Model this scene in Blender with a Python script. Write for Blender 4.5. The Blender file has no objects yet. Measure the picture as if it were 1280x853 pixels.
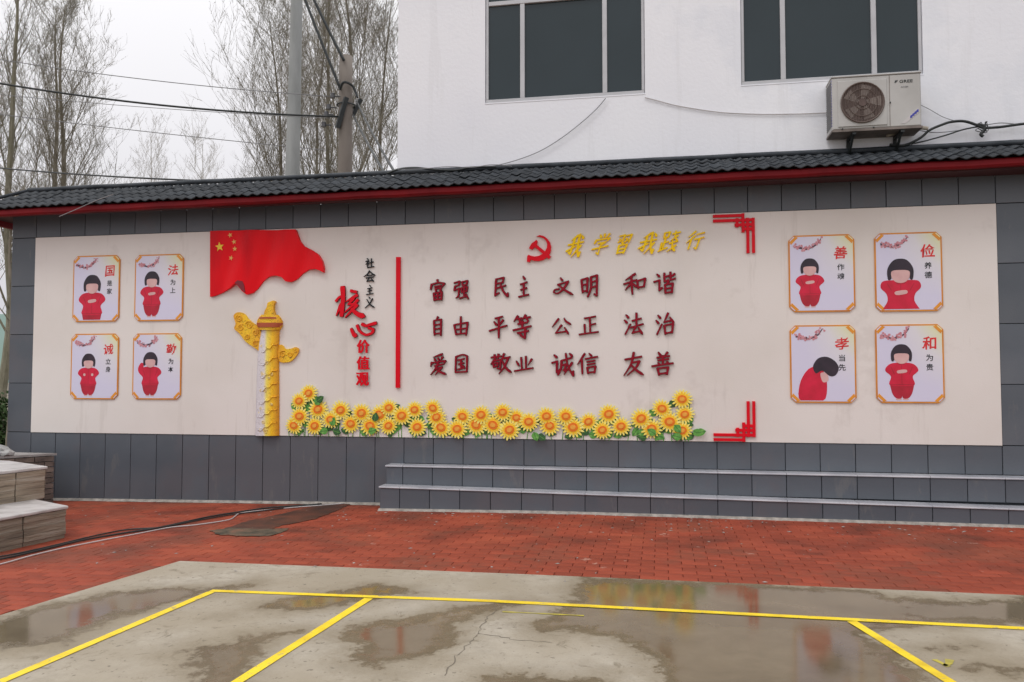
import bpy, bmesh, math, random
from math import sin, cos, pi, radians, sqrt, atan2
from mathutils import Vector, Matrix, noise
import numpy as np
random.seed(7)
sc = bpy.context.scene
C = sc.collection

# ------------------------------------------------------------------ camera, sky, sun, exposure
cam_d = bpy.data.cameras.new('camera')
cam = bpy.data.objects.new('camera', cam_d)
C.objects.link(cam)
sc.camera = cam
cam_d.sensor_width = 36.0
cam_d.lens = 36.0 * 1010.44 / 1280.0
cam_d.clip_start = 0.05
cam_d.clip_end = 3000
R_ = Vector((0.9835045, 0.1808836, -0.0003499))
U_ = Vector((0.0082709, -0.0430382, 0.9990392))
F_ = Vector((-0.1806947, 0.9825624, 0.0438243))
M4 = Matrix((R_, U_, -F_)).transposed().to_4x4()
M4.translation = (7.2578833, -8.71897186, 1.5116)
cam.matrix_world = M4

SUN_EL, SUN_AZ = 58.0, 215.0        # azimuth clockwise from +Y
wd = bpy.data.worlds.new('World')
sc.world = wd
wd.use_nodes = True
wn, wl = wd.node_tree.nodes, wd.node_tree.links
wn.clear()
wo = wn.new('ShaderNodeOutputWorld')
bg = wn.new('ShaderNodeBackground')
bg.inputs['Strength'].default_value = 0.1
sky = wn.new('ShaderNodeTexSky')
sky.sky_type = 'NISHITA'
sky.sun_disc = False
sky.sun_elevation = radians(SUN_EL)
sky.sun_rotation = radians(SUN_AZ)
sky.dust_density = 5.0
hs = wn.new('ShaderNodeHueSaturation')
hs.inputs['Saturation'].default_value = 0.15
wl.new(sky.outputs[0], hs.inputs['Color'])
tc = wn.new('ShaderNodeTexCoord')
sp = wn.new('ShaderNodeSeparateXYZ')
wl.new(tc.outputs['Generated'], sp.inputs[0])
cr = wn.new('ShaderNodeValToRGB')          # overcast luminance: dim at the horizon, three times as bright overhead
cr.color_ramp.elements[0].position = 0.0
cr.color_ramp.elements[0].color = (0.39, 0.385, 0.41, 1)
cr.color_ramp.elements[1].position = 1.0
cr.color_ramp.elements[1].color = (1.0, 0.99, 1.0, 1)
wl.new(sp.outputs['Z'], cr.inputs[0])
cn = wn.new('ShaderNodeTexNoise')
cn.inputs['Scale'].default_value = 2.2
cn.inputs['Detail'].default_value = 4
wl.new(tc.outputs['Generated'], cn.inputs['Vector'])
cm = wn.new('ShaderNodeMapRange')
cm.inputs['To Min'].default_value = 20.0
cm.inputs['To Max'].default_value = 22.5
wl.new(cn.outputs['Fac'], cm.inputs['Value'])
vm = wn.new('ShaderNodeVectorMath'); vm.operation = 'SCALE'
wl.new(cr.outputs[0], vm.inputs[0]); wl.new(cm.outputs[0], vm.inputs['Scale'])
mx = wn.new('ShaderNodeMix'); mx.data_type = 'RGBA'
mx.inputs[0].default_value = 0.88
wl.new(hs.outputs[0], mx.inputs[6]); wl.new(vm.outputs[0], mx.inputs[7])
wl.new(mx.outputs[2], bg.inputs['Color'])
wl.new(bg.outputs[0], wo.inputs[0])

sl = bpy.data.lights.new('sun', 'SUN')
sl.energy = 0.9
sl.angle = radians(18)
sl.color = (1.0, 0.97, 0.93)
so = bpy.data.objects.new('sun', sl)
C.objects.link(so)
az, el = radians(SUN_AZ), radians(SUN_EL)
so.rotation_euler = Vector((-sin(az)*cos(el), -cos(az)*cos(el), -sin(el))).to_track_quat('-Z', 'Y').to_euler()
sc.view_settings.view_transform = 'Standard'
sc.view_settings.look = 'None'
sc.view_settings.exposure = -0.28
sc.view_settings.gamma = 1.0
sc.cycles.max_bounces = 6

# ------------------------------------------------------------------ helpers
def tag(o, label=None, cat=None, group=None, kind=None):
    if label: o['label'] = label
    if cat: o['category'] = cat
    if group: o['group'] = group
    if kind: o['kind'] = kind
    return o

def empty(name, loc=(0, 0, 0)):
    o = bpy.data.objects.new(name, None)
    o.empty_display_size = 0.2
    o.location = loc
    C.objects.link(o)
    return o

def link(name, me, mats, parent=None, smooth=False):
    o = bpy.data.objects.new(name, me)
    C.objects.link(o)
    if mats is not None and len(me.materials) == 0:
        for m in (mats if isinstance(mats, (list, tuple)) else [mats]): me.materials.append(m)
    if smooth: me.shade_smooth()
    if parent is not None:
        o.parent = parent
        o.matrix_parent_inverse = Matrix.Identity(4)
        o.location = -world_loc(parent)
    return o

def world_loc(o):
    v = Vector(o.location)
    while o.parent:
        o = o.parent
        v += Vector(o.location)
    return v

class MB:
    def __init__(s): s.v, s.f, s.m = [], [], []
    def box(s, a, b, m=0, ch=0.0):
        x0, y0, z0 = a; x1, y1, z1 = b
        n = len(s.v)
        if ch <= 0:
            s.v += [(x0,y0,z0),(x1,y0,z0),(x1,y1,z0),(x0,y1,z0),(x0,y0,z1),(x1,y0,z1),(x1,y1,z1),(x0,y1,z1)]
            F = [(0,3,2,1),(4,5,6,7),(0,1,5,4),(1,2,6,5),(2,3,7,6),(3,0,4,7)]
        else:   # chamfer on the face looking to -Y
            s.v += [(x0,y0+ch,z0),(x1,y0+ch,z0),(x1,y1,z0),(x0,y1,z0),(x0,y0+ch,z1),(x1,y0+ch,z1),(x1,y1,z1),(x0,y1,z1),
                    (x0+ch,y0,z0+ch),(x1-ch,y0,z0+ch),(x1-ch,y0,z1-ch),(x0+ch,y0,z1-ch)]
            F = [(0,3,2,1),(4,5,6,7),(1,2,6,5),(2,3,7,6),(3,0,4,7),(8,9,10,11),(0,1,9,8),(1,5,10,9),(5,4,11,10),(4,0,8,11)]
        s.f += [tuple(i+n for i in q) for q in F]; s.m += [m]*len(F)
    def prism(s, pts, y0, y1, m=0, conv=None):
        """pts: (x,z) outline; extruded from y0 (front) to y1 (back)"""
        n = len(s.v); k = len(pts)
        area = sum(pts[i][0]*pts[(i+1)%k][1]-pts[(i+1)%k][0]*pts[i][1] for i in range(k))
        if area < 0: pts = pts[::-1]
        s.v += [(x, y0, z) for x, z in pts] + [(x, y1, z) for x, z in pts]
        s.f.append(tuple(range(n, n+k))); s.f.append(tuple(range(n+2*k-1, n+k-1, -1)))
        s.m += [m, m]
        for i in range(k):
            j = (i+1) % k
            s.f.append((n+i, n+k+i, n+k+j, n+j)); s.m.append(m)
    def slab(s, pts, z0, z1, m=0):
        n = len(s.v); k = len(pts)
        area = sum(pts[i][0]*pts[(i+1)%k][1]-pts[(i+1)%k][0]*pts[i][1] for i in range(k))
        if area < 0: pts = pts[::-1]
        s.v += [(x, y, z0) for x, y in pts] + [(x, y, z1) for x, y in pts]
        s.f.append(tuple(range(n+k-1, n-1, -1))); s.f.append(tuple(range(n+k, n+2*k)))
        s.m += [m, m]
        for i in range(k):
            j = (i+1) % k
            s.f.append((n+i, n+j, n+k+j, n+k+i)); s.m.append(m)
    def tube(s, pts, rads, sides=6, m=0, cap=True):
        pts = [Vector(p) for p in pts]
        if not isinstance(rads, (list, tuple)): rads = [rads]*len(pts)
        n = len(s.v); ref = None
        for i, p in enumerate(pts):
            d = (pts[min(i+1, len(pts)-1)] - pts[max(i-1, 0)])
            if d.length < 1e-9: d = Vector((0, 0, 1))
            d.normalize()
            if ref is None:
                ref = Vector((1, 0, 0)) if abs(d.x) < .8 else Vector((0, 1, 0))
            a = (ref - d*ref.dot(d)).normalized(); b = d.cross(a); ref = a
            for q in range(sides):
                t = 2*pi*q/sides
                s.v.append(tuple(p + (a*cos(t)+b*sin(t))*rads[i]))
        for i in range(len(pts)-1):
            for q in range(sides):
                r = (q+1) % sides
                s.f.append((n+i*sides+q, n+i*sides+r, n+(i+1)*sides+r, n+(i+1)*sides+q)); s.m.append(m)
        if cap and sides > 2:
            s.f.append(tuple(n+q for q in reversed(range(sides))))
            e = n+(len(pts)-1)*sides
            s.f.append(tuple(e+q for q in range(sides))); s.m += [m, m]
    def disc(s, cx, cz, r, y0, y1, m=0, k=24, ez=1.0):
        s.prism([(cx+r*cos(2*pi*i/k), cz+r*ez*sin(2*pi*i/k)) for i in range(k)], y0, y1, m)
    def mesh(s, name):
        me = bpy.data.meshes.new(name)
        me.from_pydata(s.v, [], s.f)
        me.polygons.foreach_set('material_index', s.m)
        me.update()
        return me
    def build(s, name, mats, parent=None, smooth=False):
        return link(name, s.mesh(name), mats, parent, smooth)

def smooth_poly(pts, n=6, closed=True):
    """Catmull-Rom through outline points"""
    out = []; k = len(pts)
    for i in range(k if closed else k-1):
        p0, p1, p2, p3 = (pts[(i-1) % k] if closed or i > 0 else pts[0], pts[i], pts[(i+1) % k], pts[(i+2) % k] if closed or i+2 < k else pts[-1])
        for j in range(n):
            t = j/n
            out.append(tuple(0.5*((2*b)+(-a+c)*t+(2*a-5*b+4*c-d)*t*t+(-a+3*b-3*c+d)*t**3) for a, b, c, d in zip(p0, p1, p2, p3)))
    if not closed: out.append(tuple(pts[-1]))
    return out

def ramp_mat(name, cols, scale=5.0, rough=0.6, bump=0.0, bscale=40.0, detail=6, var=0.0, spec=0.5, metallic=0.0, coord='Object', stretch=(1,1,1), rvar=0.0, coat=0.0):
    m = bpy.data.materials.new(name); m.use_nodes = True
    n, l = m.node_tree.nodes, m.node_tree.links
    b = n['Principled BSDF']
    b.inputs['Roughness'].default_value = rough
    b.inputs['Metallic'].default_value = metallic
    b.inputs['Specular IOR Level'].default_value = spec
    b.inputs['Coat Weight'].default_value = coat
    t = n.new('ShaderNodeTexCoord'); mp = n.new('ShaderNodeMapping')
    mp.inputs['Scale'].default_value = stretch
    l.new(t.outputs[coord], mp.inputs[0])
    nz = n.new('ShaderNodeTexNoise'); nz.inputs['Scale'].default_value = scale; nz.inputs['Detail'].default_value = detail
    l.new(mp.outputs[0], nz.inputs['Vector'])
    r = n.new('ShaderNodeValToRGB')
    k = len(cols)
    while len(r.color_ramp.elements) < k: r.color_ramp.elements.new(0.5)
    for i, c in enumerate(cols):
        r.color_ramp.elements[i].position = 0.3 + 0.4*i/max(1, k-1)
        r.color_ramp.elements[i].color = (*c, 1)
    l.new(nz.outputs['Fac'], r.inputs[0])
    out = r.outputs[0]
    if var > 0:
        oi = n.new('ShaderNodeObjectInfo'); mr = n.new('ShaderNodeMapRange')
        mr.inputs['To Min'].default_value = 1-var; mr.inputs['To Max'].default_value = 1+var
        l.new(oi.outputs['Random'], mr.inputs[0])
        v = n.new('ShaderNodeVectorMath'); v.operation = 'SCALE'
        l.new(out, v.inputs[0]); l.new(mr.outputs[0], v.inputs['Scale']); out = v.outputs[0]
    l.new(out, b.inputs['Base Color'])
    if rvar > 0:
        mr2 = n.new('ShaderNodeMapRange'); mr2.inputs['To Min'].default_value = max(0.02, rough-rvar); mr2.inputs['To Max'].default_value = rough+rvar
        l.new(nz.outputs['Fac'], mr2.inputs[0]); l.new(mr2.outputs[0], b.inputs['Roughness'])
    if bump > 0:
        nb = n.new('ShaderNodeTexNoise'); nb.inputs['Scale'].default_value = bscale; nb.inputs['Detail'].default_value = 4
        l.new(mp.outputs[0], nb.inputs['Vector'])
        bp = n.new('ShaderNodeBump'); bp.inputs['Strength'].default_value = bump; bp.inputs['Distance'].default_value = 0.01
        l.new(nb.outputs['Fac'], bp.inputs['Height']); l.new(bp.outputs[0], b.inputs['Normal'])
    return m

def add_specks(m, scale, lo, col, amt, st=(1, 1, 1)):
    n, l = m.node_tree.nodes, m.node_tree.links
    b = n['Principled BSDF']; src = b.inputs['Base Color'].links[0].from_socket
    g_ = n.new('ShaderNodeNewGeometry')
    q = n.new('ShaderNodeTexNoise'); q.inputs['Scale'].default_value = scale; q.inputs['Detail'].default_value = 5; q.inputs['Roughness'].default_value = .7
    sv_ = n.new('ShaderNodeVectorMath'); sv_.operation = 'MULTIPLY'; sv_.inputs[1].default_value = st
    l.new(g_.outputs['Position'], sv_.inputs[0]); l.new(sv_.outputs[0], q.inputs['Vector'])
    r = n.new('ShaderNodeMapRange'); r.inputs['From Min'].default_value = lo; r.inputs['From Max'].default_value = lo+.06; r.inputs['To Max'].default_value = amt
    l.new(q.outputs['Fac'], r.inputs['Value'])
    x = n.new('ShaderNodeMix'); x.data_type = 'RGBA'; l.new(r.outputs[0], x.inputs[0]); l.new(src, x.inputs[6]); x.inputs[7].default_value = (*col, 1)
    l.new(x.outputs[2], b.inputs['Base Color'])

def S(c, k): return tuple(x*k for x in c)
def two(c, k=0.85): return [S(c, k), c]

M = {}
M['tile'] = ramp_mat('grey_glazed_tile', [(0.074,0.088,0.106), (0.094,0.108,0.128), (0.114,0.126,0.144)], 1.2, 0.42, 0.08, 60, var=0.10, rvar=0.12)
M['grout'] = ramp_mat('dark_grout', two((0.02,0.025,0.032)), 9, 0.9)
add_specks(M['tile'], 0.5, .50, (0.112,0.106,0.118), .45)
M['render'] = ramp_mat('cream_render', [(0.69,0.645,0.60), (0.75,0.705,0.67), (0.77,0.725,0.695)], 0.7, 0.75, 0.12, 90, detail=8)
add_specks(M['tile'], 1.0, .60, (0.17,0.165,0.16), .35, (4, 4, 1.2))
add_specks(M['render'], 1.0, .58, (0.58,0.53,0.49), .30, (5, 1, .5))
add_specks(M['render'], 0.9, .58, (0.60,0.55,0.515), .4)
M['mortar'] = ramp_mat('pale_mortar', [(0.20,0.18,0.16), (0.42,0.38,0.34)], 14, 0.9, 0.6, 60)
M['nosing'] = ramp_mat('pale_tile_edge', [(0.30,0.31,0.35), (0.50,0.50,0.53)], 3.0, 0.3, 0.1, 30)
M['rooftile'] = ramp_mat('dark_roof_tile', [(0.018,0.022,0.027), (0.034,0.040,0.048), (0.052,0.058,0.066)], 5, 0.6, 0.2, 50, var=0.3, spec=0.3)
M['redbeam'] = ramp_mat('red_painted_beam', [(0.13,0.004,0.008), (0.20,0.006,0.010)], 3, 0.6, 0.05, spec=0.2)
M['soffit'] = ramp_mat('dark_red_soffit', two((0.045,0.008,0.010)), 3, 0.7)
M['bwall'] = ramp_mat('white_painted_wall', [(0.75,0.755,0.81), (0.80,0.805,0.85), (0.83,0.835,0.87)], 0.5, 0.8, 0.25, 25, detail=8)
add_specks(M['bwall'], 1.0, .56, (0.66,0.66,0.68), .22, (5, 1, .35))
add_specks(M['bwall'], .35, .50, (0.70,0.72,0.78), .5)
M['alu'] = ramp_mat('window_aluminium', two((0.50,0.50,0.52), .85), 5, 0.45, metallic=0.2)
M['glass'] = ramp_mat('dark_tinted_glass', [(0.022,0.034,0.040), (0.028,0.042,0.050)], 0.8, 0.12, spec=0.35)
M['acwhite'] = ramp_mat('aged_white_metal', [(0.38,0.37,0.355), (0.48,0.47,0.455)], 2.5, 0.5, 0.02)
M['acdark'] = ramp_mat('rusty_brown_coil', [(0.055,0.035,0.03), (0.12,0.08,0.07)], 6, 0.7, stretch=(6,1,1))
M['acunder'] = ramp_mat('grimy_metal', [(0.10,0.08,0.07), (0.24,0.20,0.18)], 5, 0.7)
M['wiregrille'] = ramp_mat('wire_grille', two((0.13,0.095,0.082)), 5, 0.5)
M['blueprint'] = ramp_mat('blue_print', two((0.04,0.05,0.35)), 5, 0.4)
M['black'] = ramp_mat('black_rubber', [(0.012,0.015,0.016), (0.025,0.03,0.03)], 5, 0.5)
M['foam'] = ramp_mat('dirty_pipe_foam', [(0.30,0.26,0.20), (0.5,0.46,0.4)], 14, 0.9, 0.5, 40)
M['whitecord'] = ramp_mat('white_cord', two((0.55,0.52,0.52)), 5, 0.6)
M['greycord'] = ramp_mat('grey_cord', two((0.25,0.25,0.26)), 5, 0.6)
M['brick'] = ramp_mat('red_paver', [(0.15,0.036,0.020), (0.27,0.052,0.026), (0.32,0.070,0.034)], 1.6, 0.72, 0.35, 70, var=0.16, rvar=0.15, spec=0.25)
add_specks(M['brick'], 5.0, .66, (0.46,0.27,0.21), .75)
add_specks(M['brick'], 0.9, .52, (0.16,0.060,0.036), .4)
M['sand'] = ramp_mat('paver_bed_sand', [(0.17,0.045,0.026), (0.22,0.070,0.042)], 8, 0.95, 0.5)
M['yellow'] = ramp_mat('yellow_road_paint', [(0.66,0.46,0.012), (0.86,0.63,0.012), (0.90,0.68,0.02)], 6, 0.5, 0.3, 80)
add_specks(M['yellow'], 9.0, .60, (0.40,0.33,0.16), .75)
add_specks(M['yellow'], 40.0, .60, (0.36,0.30,0.15), .8)
M['oldyellow'] = ramp_mat('worn_yellow_paint', [(0.30,0.26,0.06), (0.5,0.42,0.05)], 14, 0.7)
M['red'] = ramp_mat('bright_red_acrylic', two((0.72,0.003,0.016), .93), 3, 0.35, spec=0.18)
M['maroon'] = ramp_mat('maroon_acrylic', two((0.27,0.004,0.018), .9), 3, 0.35, spec=0.18)
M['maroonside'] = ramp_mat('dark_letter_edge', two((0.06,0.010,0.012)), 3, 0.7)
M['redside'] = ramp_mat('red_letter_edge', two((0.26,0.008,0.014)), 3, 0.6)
M['blackletter'] = ramp_mat('black_acrylic', two((0.018,0.020,0.024)), 3, 0.35, spec=0.18)
M['gold'] = ramp_mat('gold_yellow_acrylic', [(0.93,0.56,0.004), (0.96,0.70,0.008)], 9, 0.35, spec=0.18)
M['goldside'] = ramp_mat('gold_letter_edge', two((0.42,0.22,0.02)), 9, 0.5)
M['flag'] = ramp_mat('red_flag_print', [(0.58,0.003,0.010), (0.78,0.003,0.010), (0.82,0.004,0.011)], 1.4, 0.4, stretch=(2.2,1,.5), spec=0.18)
M['flagdark'] = ramp_mat('dark_red_fold_print', two((0.22,0.008,0.02)), 4, 0.4)
M['star'] = ramp_mat('yellow_star_print', two((0.90,0.62,0.03)), 4, 0.4)
M['starpale'] = ramp_mat('pale_orange_star_print', two((0.92,0.48,0.12)), 4, 0.4)
M['petal'] = ramp_mat('sunflower_petal_print', [(0.92,0.76,0.09), (0.95,0.86,0.30)], 18, 0.5)
M['petal2'] = ramp_mat('golden_petal_print', [(0.92,0.50,0.015), (0.93,0.66,0.03)], 20, 0.5)
M['discring'] = ramp_mat('orange_disc_print', [(0.72,0.14,0.004), (0.88,0.24,0.006)], 40, 0.5)
M['disccore'] = ramp_mat('amber_core_print', [(0.80,0.33,0.03), (0.86,0.45,0.07)], 40, 0.5)
M['leaf'] = ramp_mat('green_leaf_print', [(0.04,0.20,0.03), (0.10,0.34,0.05), (0.20,0.44,0.10)], 25, 0.5)
M['leafdark'] = ramp_mat('dark_green_leaf_print', [(0.02,0.07,0.02), (0.04,0.14,0.035)], 25, 0.5)
M['posterframe'] = ramp_mat('orange_brown_frame', [(0.58,0.20,0.02), (0.72,0.29,0.03)], 4, 0.35)
M['cornerorange'] = ramp_mat('orange_corner_print', [(0.72,0.27,0.02), (0.80,0.33,0.03)], 8, 0.4)
M['figred'] = ramp_mat('crimson_print', [(0.52,0.004,0.030), (0.68,0.006,0.050)], 10, 0.45)
M['figred2'] = ramp_mat('deep_crimson_print', [(0.36,0.005,0.022), (0.50,0.008,0.035)], 10, 0.45)
M['fighair'] = ramp_mat('dark_plum_print', [(0.016,0.010,0.020), (0.035,0.020,0.035)], 10, 0.45)
M['figskin'] = ramp_mat('pale_pink_print', [(0.62,0.36,0.36), (0.72,0.46,0.44)], 10, 0.45)
M['blossom'] = ramp_mat('pink_blossom_print', [(0.50,0.16,0.20), (0.66,0.34,0.38)], 30, 0.45)
M['twigprint'] = ramp_mat('dark_branch_print', two((0.09,0.05,0.08)), 10, 0.45)
M['redprint'] = ramp_mat('red_brush_print', two((0.72,0.03,0.03)), 10, 0.45)
M['bark'] = ramp_mat('poplar_bark', [(0.10,0.085,0.06), (0.17,0.15,0.11), (0.24,0.21,0.165)], 6, 0.9, 0.6, 20, stretch=(3,3,.6))
M['barkpale'] = ramp_mat('pale_mossy_bark', [(0.16,0.15,0.10), (0.26,0.24,0.18)], 6, 0.9, 0.6, 20, stretch=(3,3,.6))
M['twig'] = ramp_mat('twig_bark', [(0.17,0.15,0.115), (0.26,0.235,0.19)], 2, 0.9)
M['twighaze'] = ramp_mat('hazed_far_twig', [(0.40,0.38,0.35), (0.46,0.44,0.41)], 2, 0.9)  # distance haze and sky glare painted in as a paler bark colour
M['bud'] = ramp_mat('spring_buds', [(0.10,0.11,0.04), (0.20,0.19,0.09)], 1.5, 0.9)
M['pole'] = ramp_mat('weathered_concrete_pole', [(0.24,0.25,0.245), (0.34,0.35,0.345)], 3, 0.85, 0.3, 30, stretch=(1,1,.3))
M['pole2'] = ramp_mat('brownish_concrete_pole', [(0.17,0.145,0.125), (0.26,0.23,0.20)], 2, 0.85, 0.3, 30, stretch=(1,1,.3))
M['ceramic'] = ramp_mat('grey_insulator', two((0.07,0.07,0.075)), 4, 0.3)
M['marble'] = ramp_mat('worn_white_marble', [(0.36,0.34,0.33), (0.50,0.48,0.47), (0.58,0.56,0.55)], 6, 0.45, 0.2, 30)
M['capstone'] = ramp_mat('grey_cap_stone', [(0.22,0.21,0.20), (0.36,0.34,0.33)], 6, 0.8, 0.4, 30)
M['splitstone'] = ramp_mat('split_sandstone', [(0.13,0.11,0.085), (0.26,0.21,0.155), (0.36,0.32,0.265)], 2.6, 0.8, 0.9, 14, stretch=(.7,.7,7), var=0.18)
M['roughbrick'] = ramp_mat('weathered_brick', [(0.07,0.055,0.05), (0.19,0.15,0.125)], 6, 0.9, 0.7, 40, var=0.3)
M['rock'] = ramp_mat('grey_rock', [(0.16,0.16,0.155), (0.42,0.42,0.41)], 9, 0.9, 0.9, 12)
M['shrub'] = ramp_mat('shrub_leaves', [(0.02,0.045,0.012), (0.05,0.10,0.02)], 3, 0.8)
M['hill'] = ramp_mat('misty_hill_ground', [(0.13,0.20,0.17), (0.17,0.25,0.22)], 0.01, 0.95)
M['earth'] = ramp_mat('bare_earth', [(0.14,0.12,0.09), (0.22,0.19,0.15)], 0.6, 0.95)
M['drain'] = ramp_mat('damp_greenish_concrete', [(0.030,0.024,0.014), (0.085,0.065,0.040), (0.17,0.085,0.050)], 8, 0.8, 0.5, 40)
M['trench'] = ramp_mat('wet_dark_pavers', [(0.028,0.014,0.008), (0.13,0.038,0.018)], 4, 0.6, 0.5, 40)
M['crack'] = ramp_mat('crack_dirt', two((0.17,0.145,0.11)), 20, 0.95)

def poster_paper():
    m = bpy.data.materials.new('poster_paper_print'); m.use_nodes = True
    n, l = m.node_tree.nodes, m.node_tree.links
    b = n['Principled BSDF']; b.inputs['Roughness'].default_value = 0.4
    t = n.new('ShaderNodeTexCoord'); s = n.new('ShaderNodeSeparateXYZ'); l.new(t.outputs['Generated'], s.inputs[0])
    a = n.new('ShaderNodeMath'); a.operation = 'MULTIPLY'; l.new(s.outputs['X'], a.inputs[0]); l.new(s.outputs['Z'], a.inputs[1])
    r = n.new('ShaderNodeValToRGB')
    r.color_ramp.elements[0].position = 0.15; r.color_ramp.elements[0].color = (0.66, 0.64, 0.80, 1)
    r.color_ramp.elements[1].position = 0.95; r.color_ramp.elements[1].color = (0.74, 0.74, 0.42, 1)
    e = r.color_ramp.elements.new(0.55); e.color = (0.72, 0.70, 0.74, 1)
    l.new(a.outputs[0], r.inputs[0]); l.new(r.outputs[0], b.inputs['Base Color'])
    return m
M['paper'] = poster_paper()

def column_print(name, stops, carve=0.5):
    """relief print whose paint runs across the shaft from pale lilac to orange"""
    m = bpy.data.materials.new(name); m.use_nodes = True
    n, l = m.node_tree.nodes, m.node_tree.links
    b = n['Principled BSDF']; b.inputs['Roughness'].default_value = 0.4
    t = n.new('ShaderNodeTexCoord'); s = n.new('ShaderNodeSeparateXYZ'); l.new(t.outputs['Generated'], s.inputs[0])
    r = n.new('ShaderNodeValToRGB')
    while len(r.color_ramp.elements) < len(stops): r.color_ramp.elements.new(.5)
    for e, (p, c) in zip(r.color_ramp.elements, stops): e.position = p; e.color = (*c, 1)
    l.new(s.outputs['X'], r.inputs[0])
    nz = n.new('ShaderNodeTexNoise'); nz.inputs['Scale'].default_value = 7; nz.inputs['Detail'].default_value = 3; nz.inputs['Distortion'].default_value = 1.5
    l.new(t.outputs['Object'], nz.inputs['Vector'])
    w = n.new('ShaderNodeMath'); w.operation = 'PINGPONG'; w.inputs[1].default_value = 0.05; l.new(nz.outputs['Fac'], w.inputs[0])
    q = n.new('ShaderNodeMapRange'); q.inputs['From Max'].default_value = 0.014; q.inputs['To Min'].default_value = 1-carve*.6; q.inputs['To Max'].default_value = 1.0
    l.new(w.outputs[0], q.inputs[0])
    v = n.new('ShaderNodeVectorMath'); v.operation = 'SCALE'; l.new(r.outputs[0], v.inputs[0]); l.new(q.outputs[0], v.inputs['Scale'])
    l.new(v.outputs[0], b.inputs['Base Color'])
    bp = n.new('ShaderNodeBump'); bp.inputs['Strength'].default_value = carve; bp.inputs['Distance'].default_value = 0.02
    l.new(w.outputs[0], bp.inputs['Height']); l.new(bp.outputs[0], b.inputs['Normal'])
    return m
M['shaft'] = column_print('carved_column_print', [(0.0,(0.66,0.62,0.66)), (0.40,(0.72,0.68,0.70)), (0.52,(0.90,0.74,0.12)), (0.74,(0.94,0.55,0.008)), (1.0,(0.70,0.27,0.008))])
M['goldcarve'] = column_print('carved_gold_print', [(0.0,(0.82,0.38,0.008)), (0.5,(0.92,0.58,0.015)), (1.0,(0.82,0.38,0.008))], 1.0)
M['scrollgold'] = ramp_mat('raised_gold_scroll', [(0.60,0.24,0.006), (0.86,0.48,0.012)], 6, 0.4)
M['shaftraised'] = ramp_mat('raised_shaft_carving', [(0.84,0.60,0.12), (0.88,0.72,0.36)], 3, 0.4)
M['capred'] = ramp_mat('reddish_band_print', two((0.46,0.09,0.03)), 8, 0.4)

# ------------------------------------------------------------------ ground
def gz(x): return 0.02 + 0.0145*min(max(x, -3.0), 6.2)

def sheet(name, outline, dz, mat, step=None, parent=None):
    """a thin sheet that follows the slope of the yard: outline in (x, y)"""
    bm = bmesh.new()
    if step:
        dense = []
        for a, b in zip(outline, outline[1:]+outline[:1]):
            L_ = max(2, int(sqrt((a[0]-b[0])**2+(a[1]-b[1])**2)/.035))
            for i in range(L_): dense.append((a[0]+(b[0]-a[0])*i/L_+random.gauss(0, .008), a[1]+(b[1]-a[1])*i/L_+random.gauss(0, .011)))
        outline = dense
    vs = [bm.verts.new((x, y, 0)) for x, y in outline]
    bm.faces.new(vs)
    if step:
        xs = [v[0] for v in outline]; ys = [v[1] for v in outline]
        x = math.floor(min(xs)/step)*step
        while x < max(xs):
            bmesh.ops.bisect_plane(bm, geom=bm.verts[:]+bm.edges[:]+bm.faces[:], plane_co=(x, 0, 0), plane_no=(1, 0, 0)); x += step
    bmesh.ops.triangulate(bm, faces=bm.faces[:])
    for v in bm.verts: v.co.z = gz(v.co.x) + dz
    bm.normal_update()
    if bm.faces and sum(f.normal.z for f in bm.faces) < 0:
        bmesh.ops.reverse_faces(bm, faces=bm.faces[:])
    me = bpy.data.meshes.new(name); bm.to_mesh(me); bm.free()
    return link(name, me, mat, parent)

g = MB()
xs = [-900, -60, -3, 0, 2, 4, 6.2, 12, 60, 900]; ys = [-600, -20, 0.05, 30, 1200]
for j in range(len(ys)-1):
    for i in range(len(xs)-1):
        n = len(g.v)
        for (x, y) in ((xs[i], ys[j]), (xs[i+1], ys[j]), (xs[i+1], ys[j+1]), (xs[i], ys[j+1])):
            g.v.append((x, y, gz(x) - 0.07))
        g.f.append((n, n+1, n+2, n+3)); g.m.append(0)
tag(g.build('ground', M['earth']), kind='structure')

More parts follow.
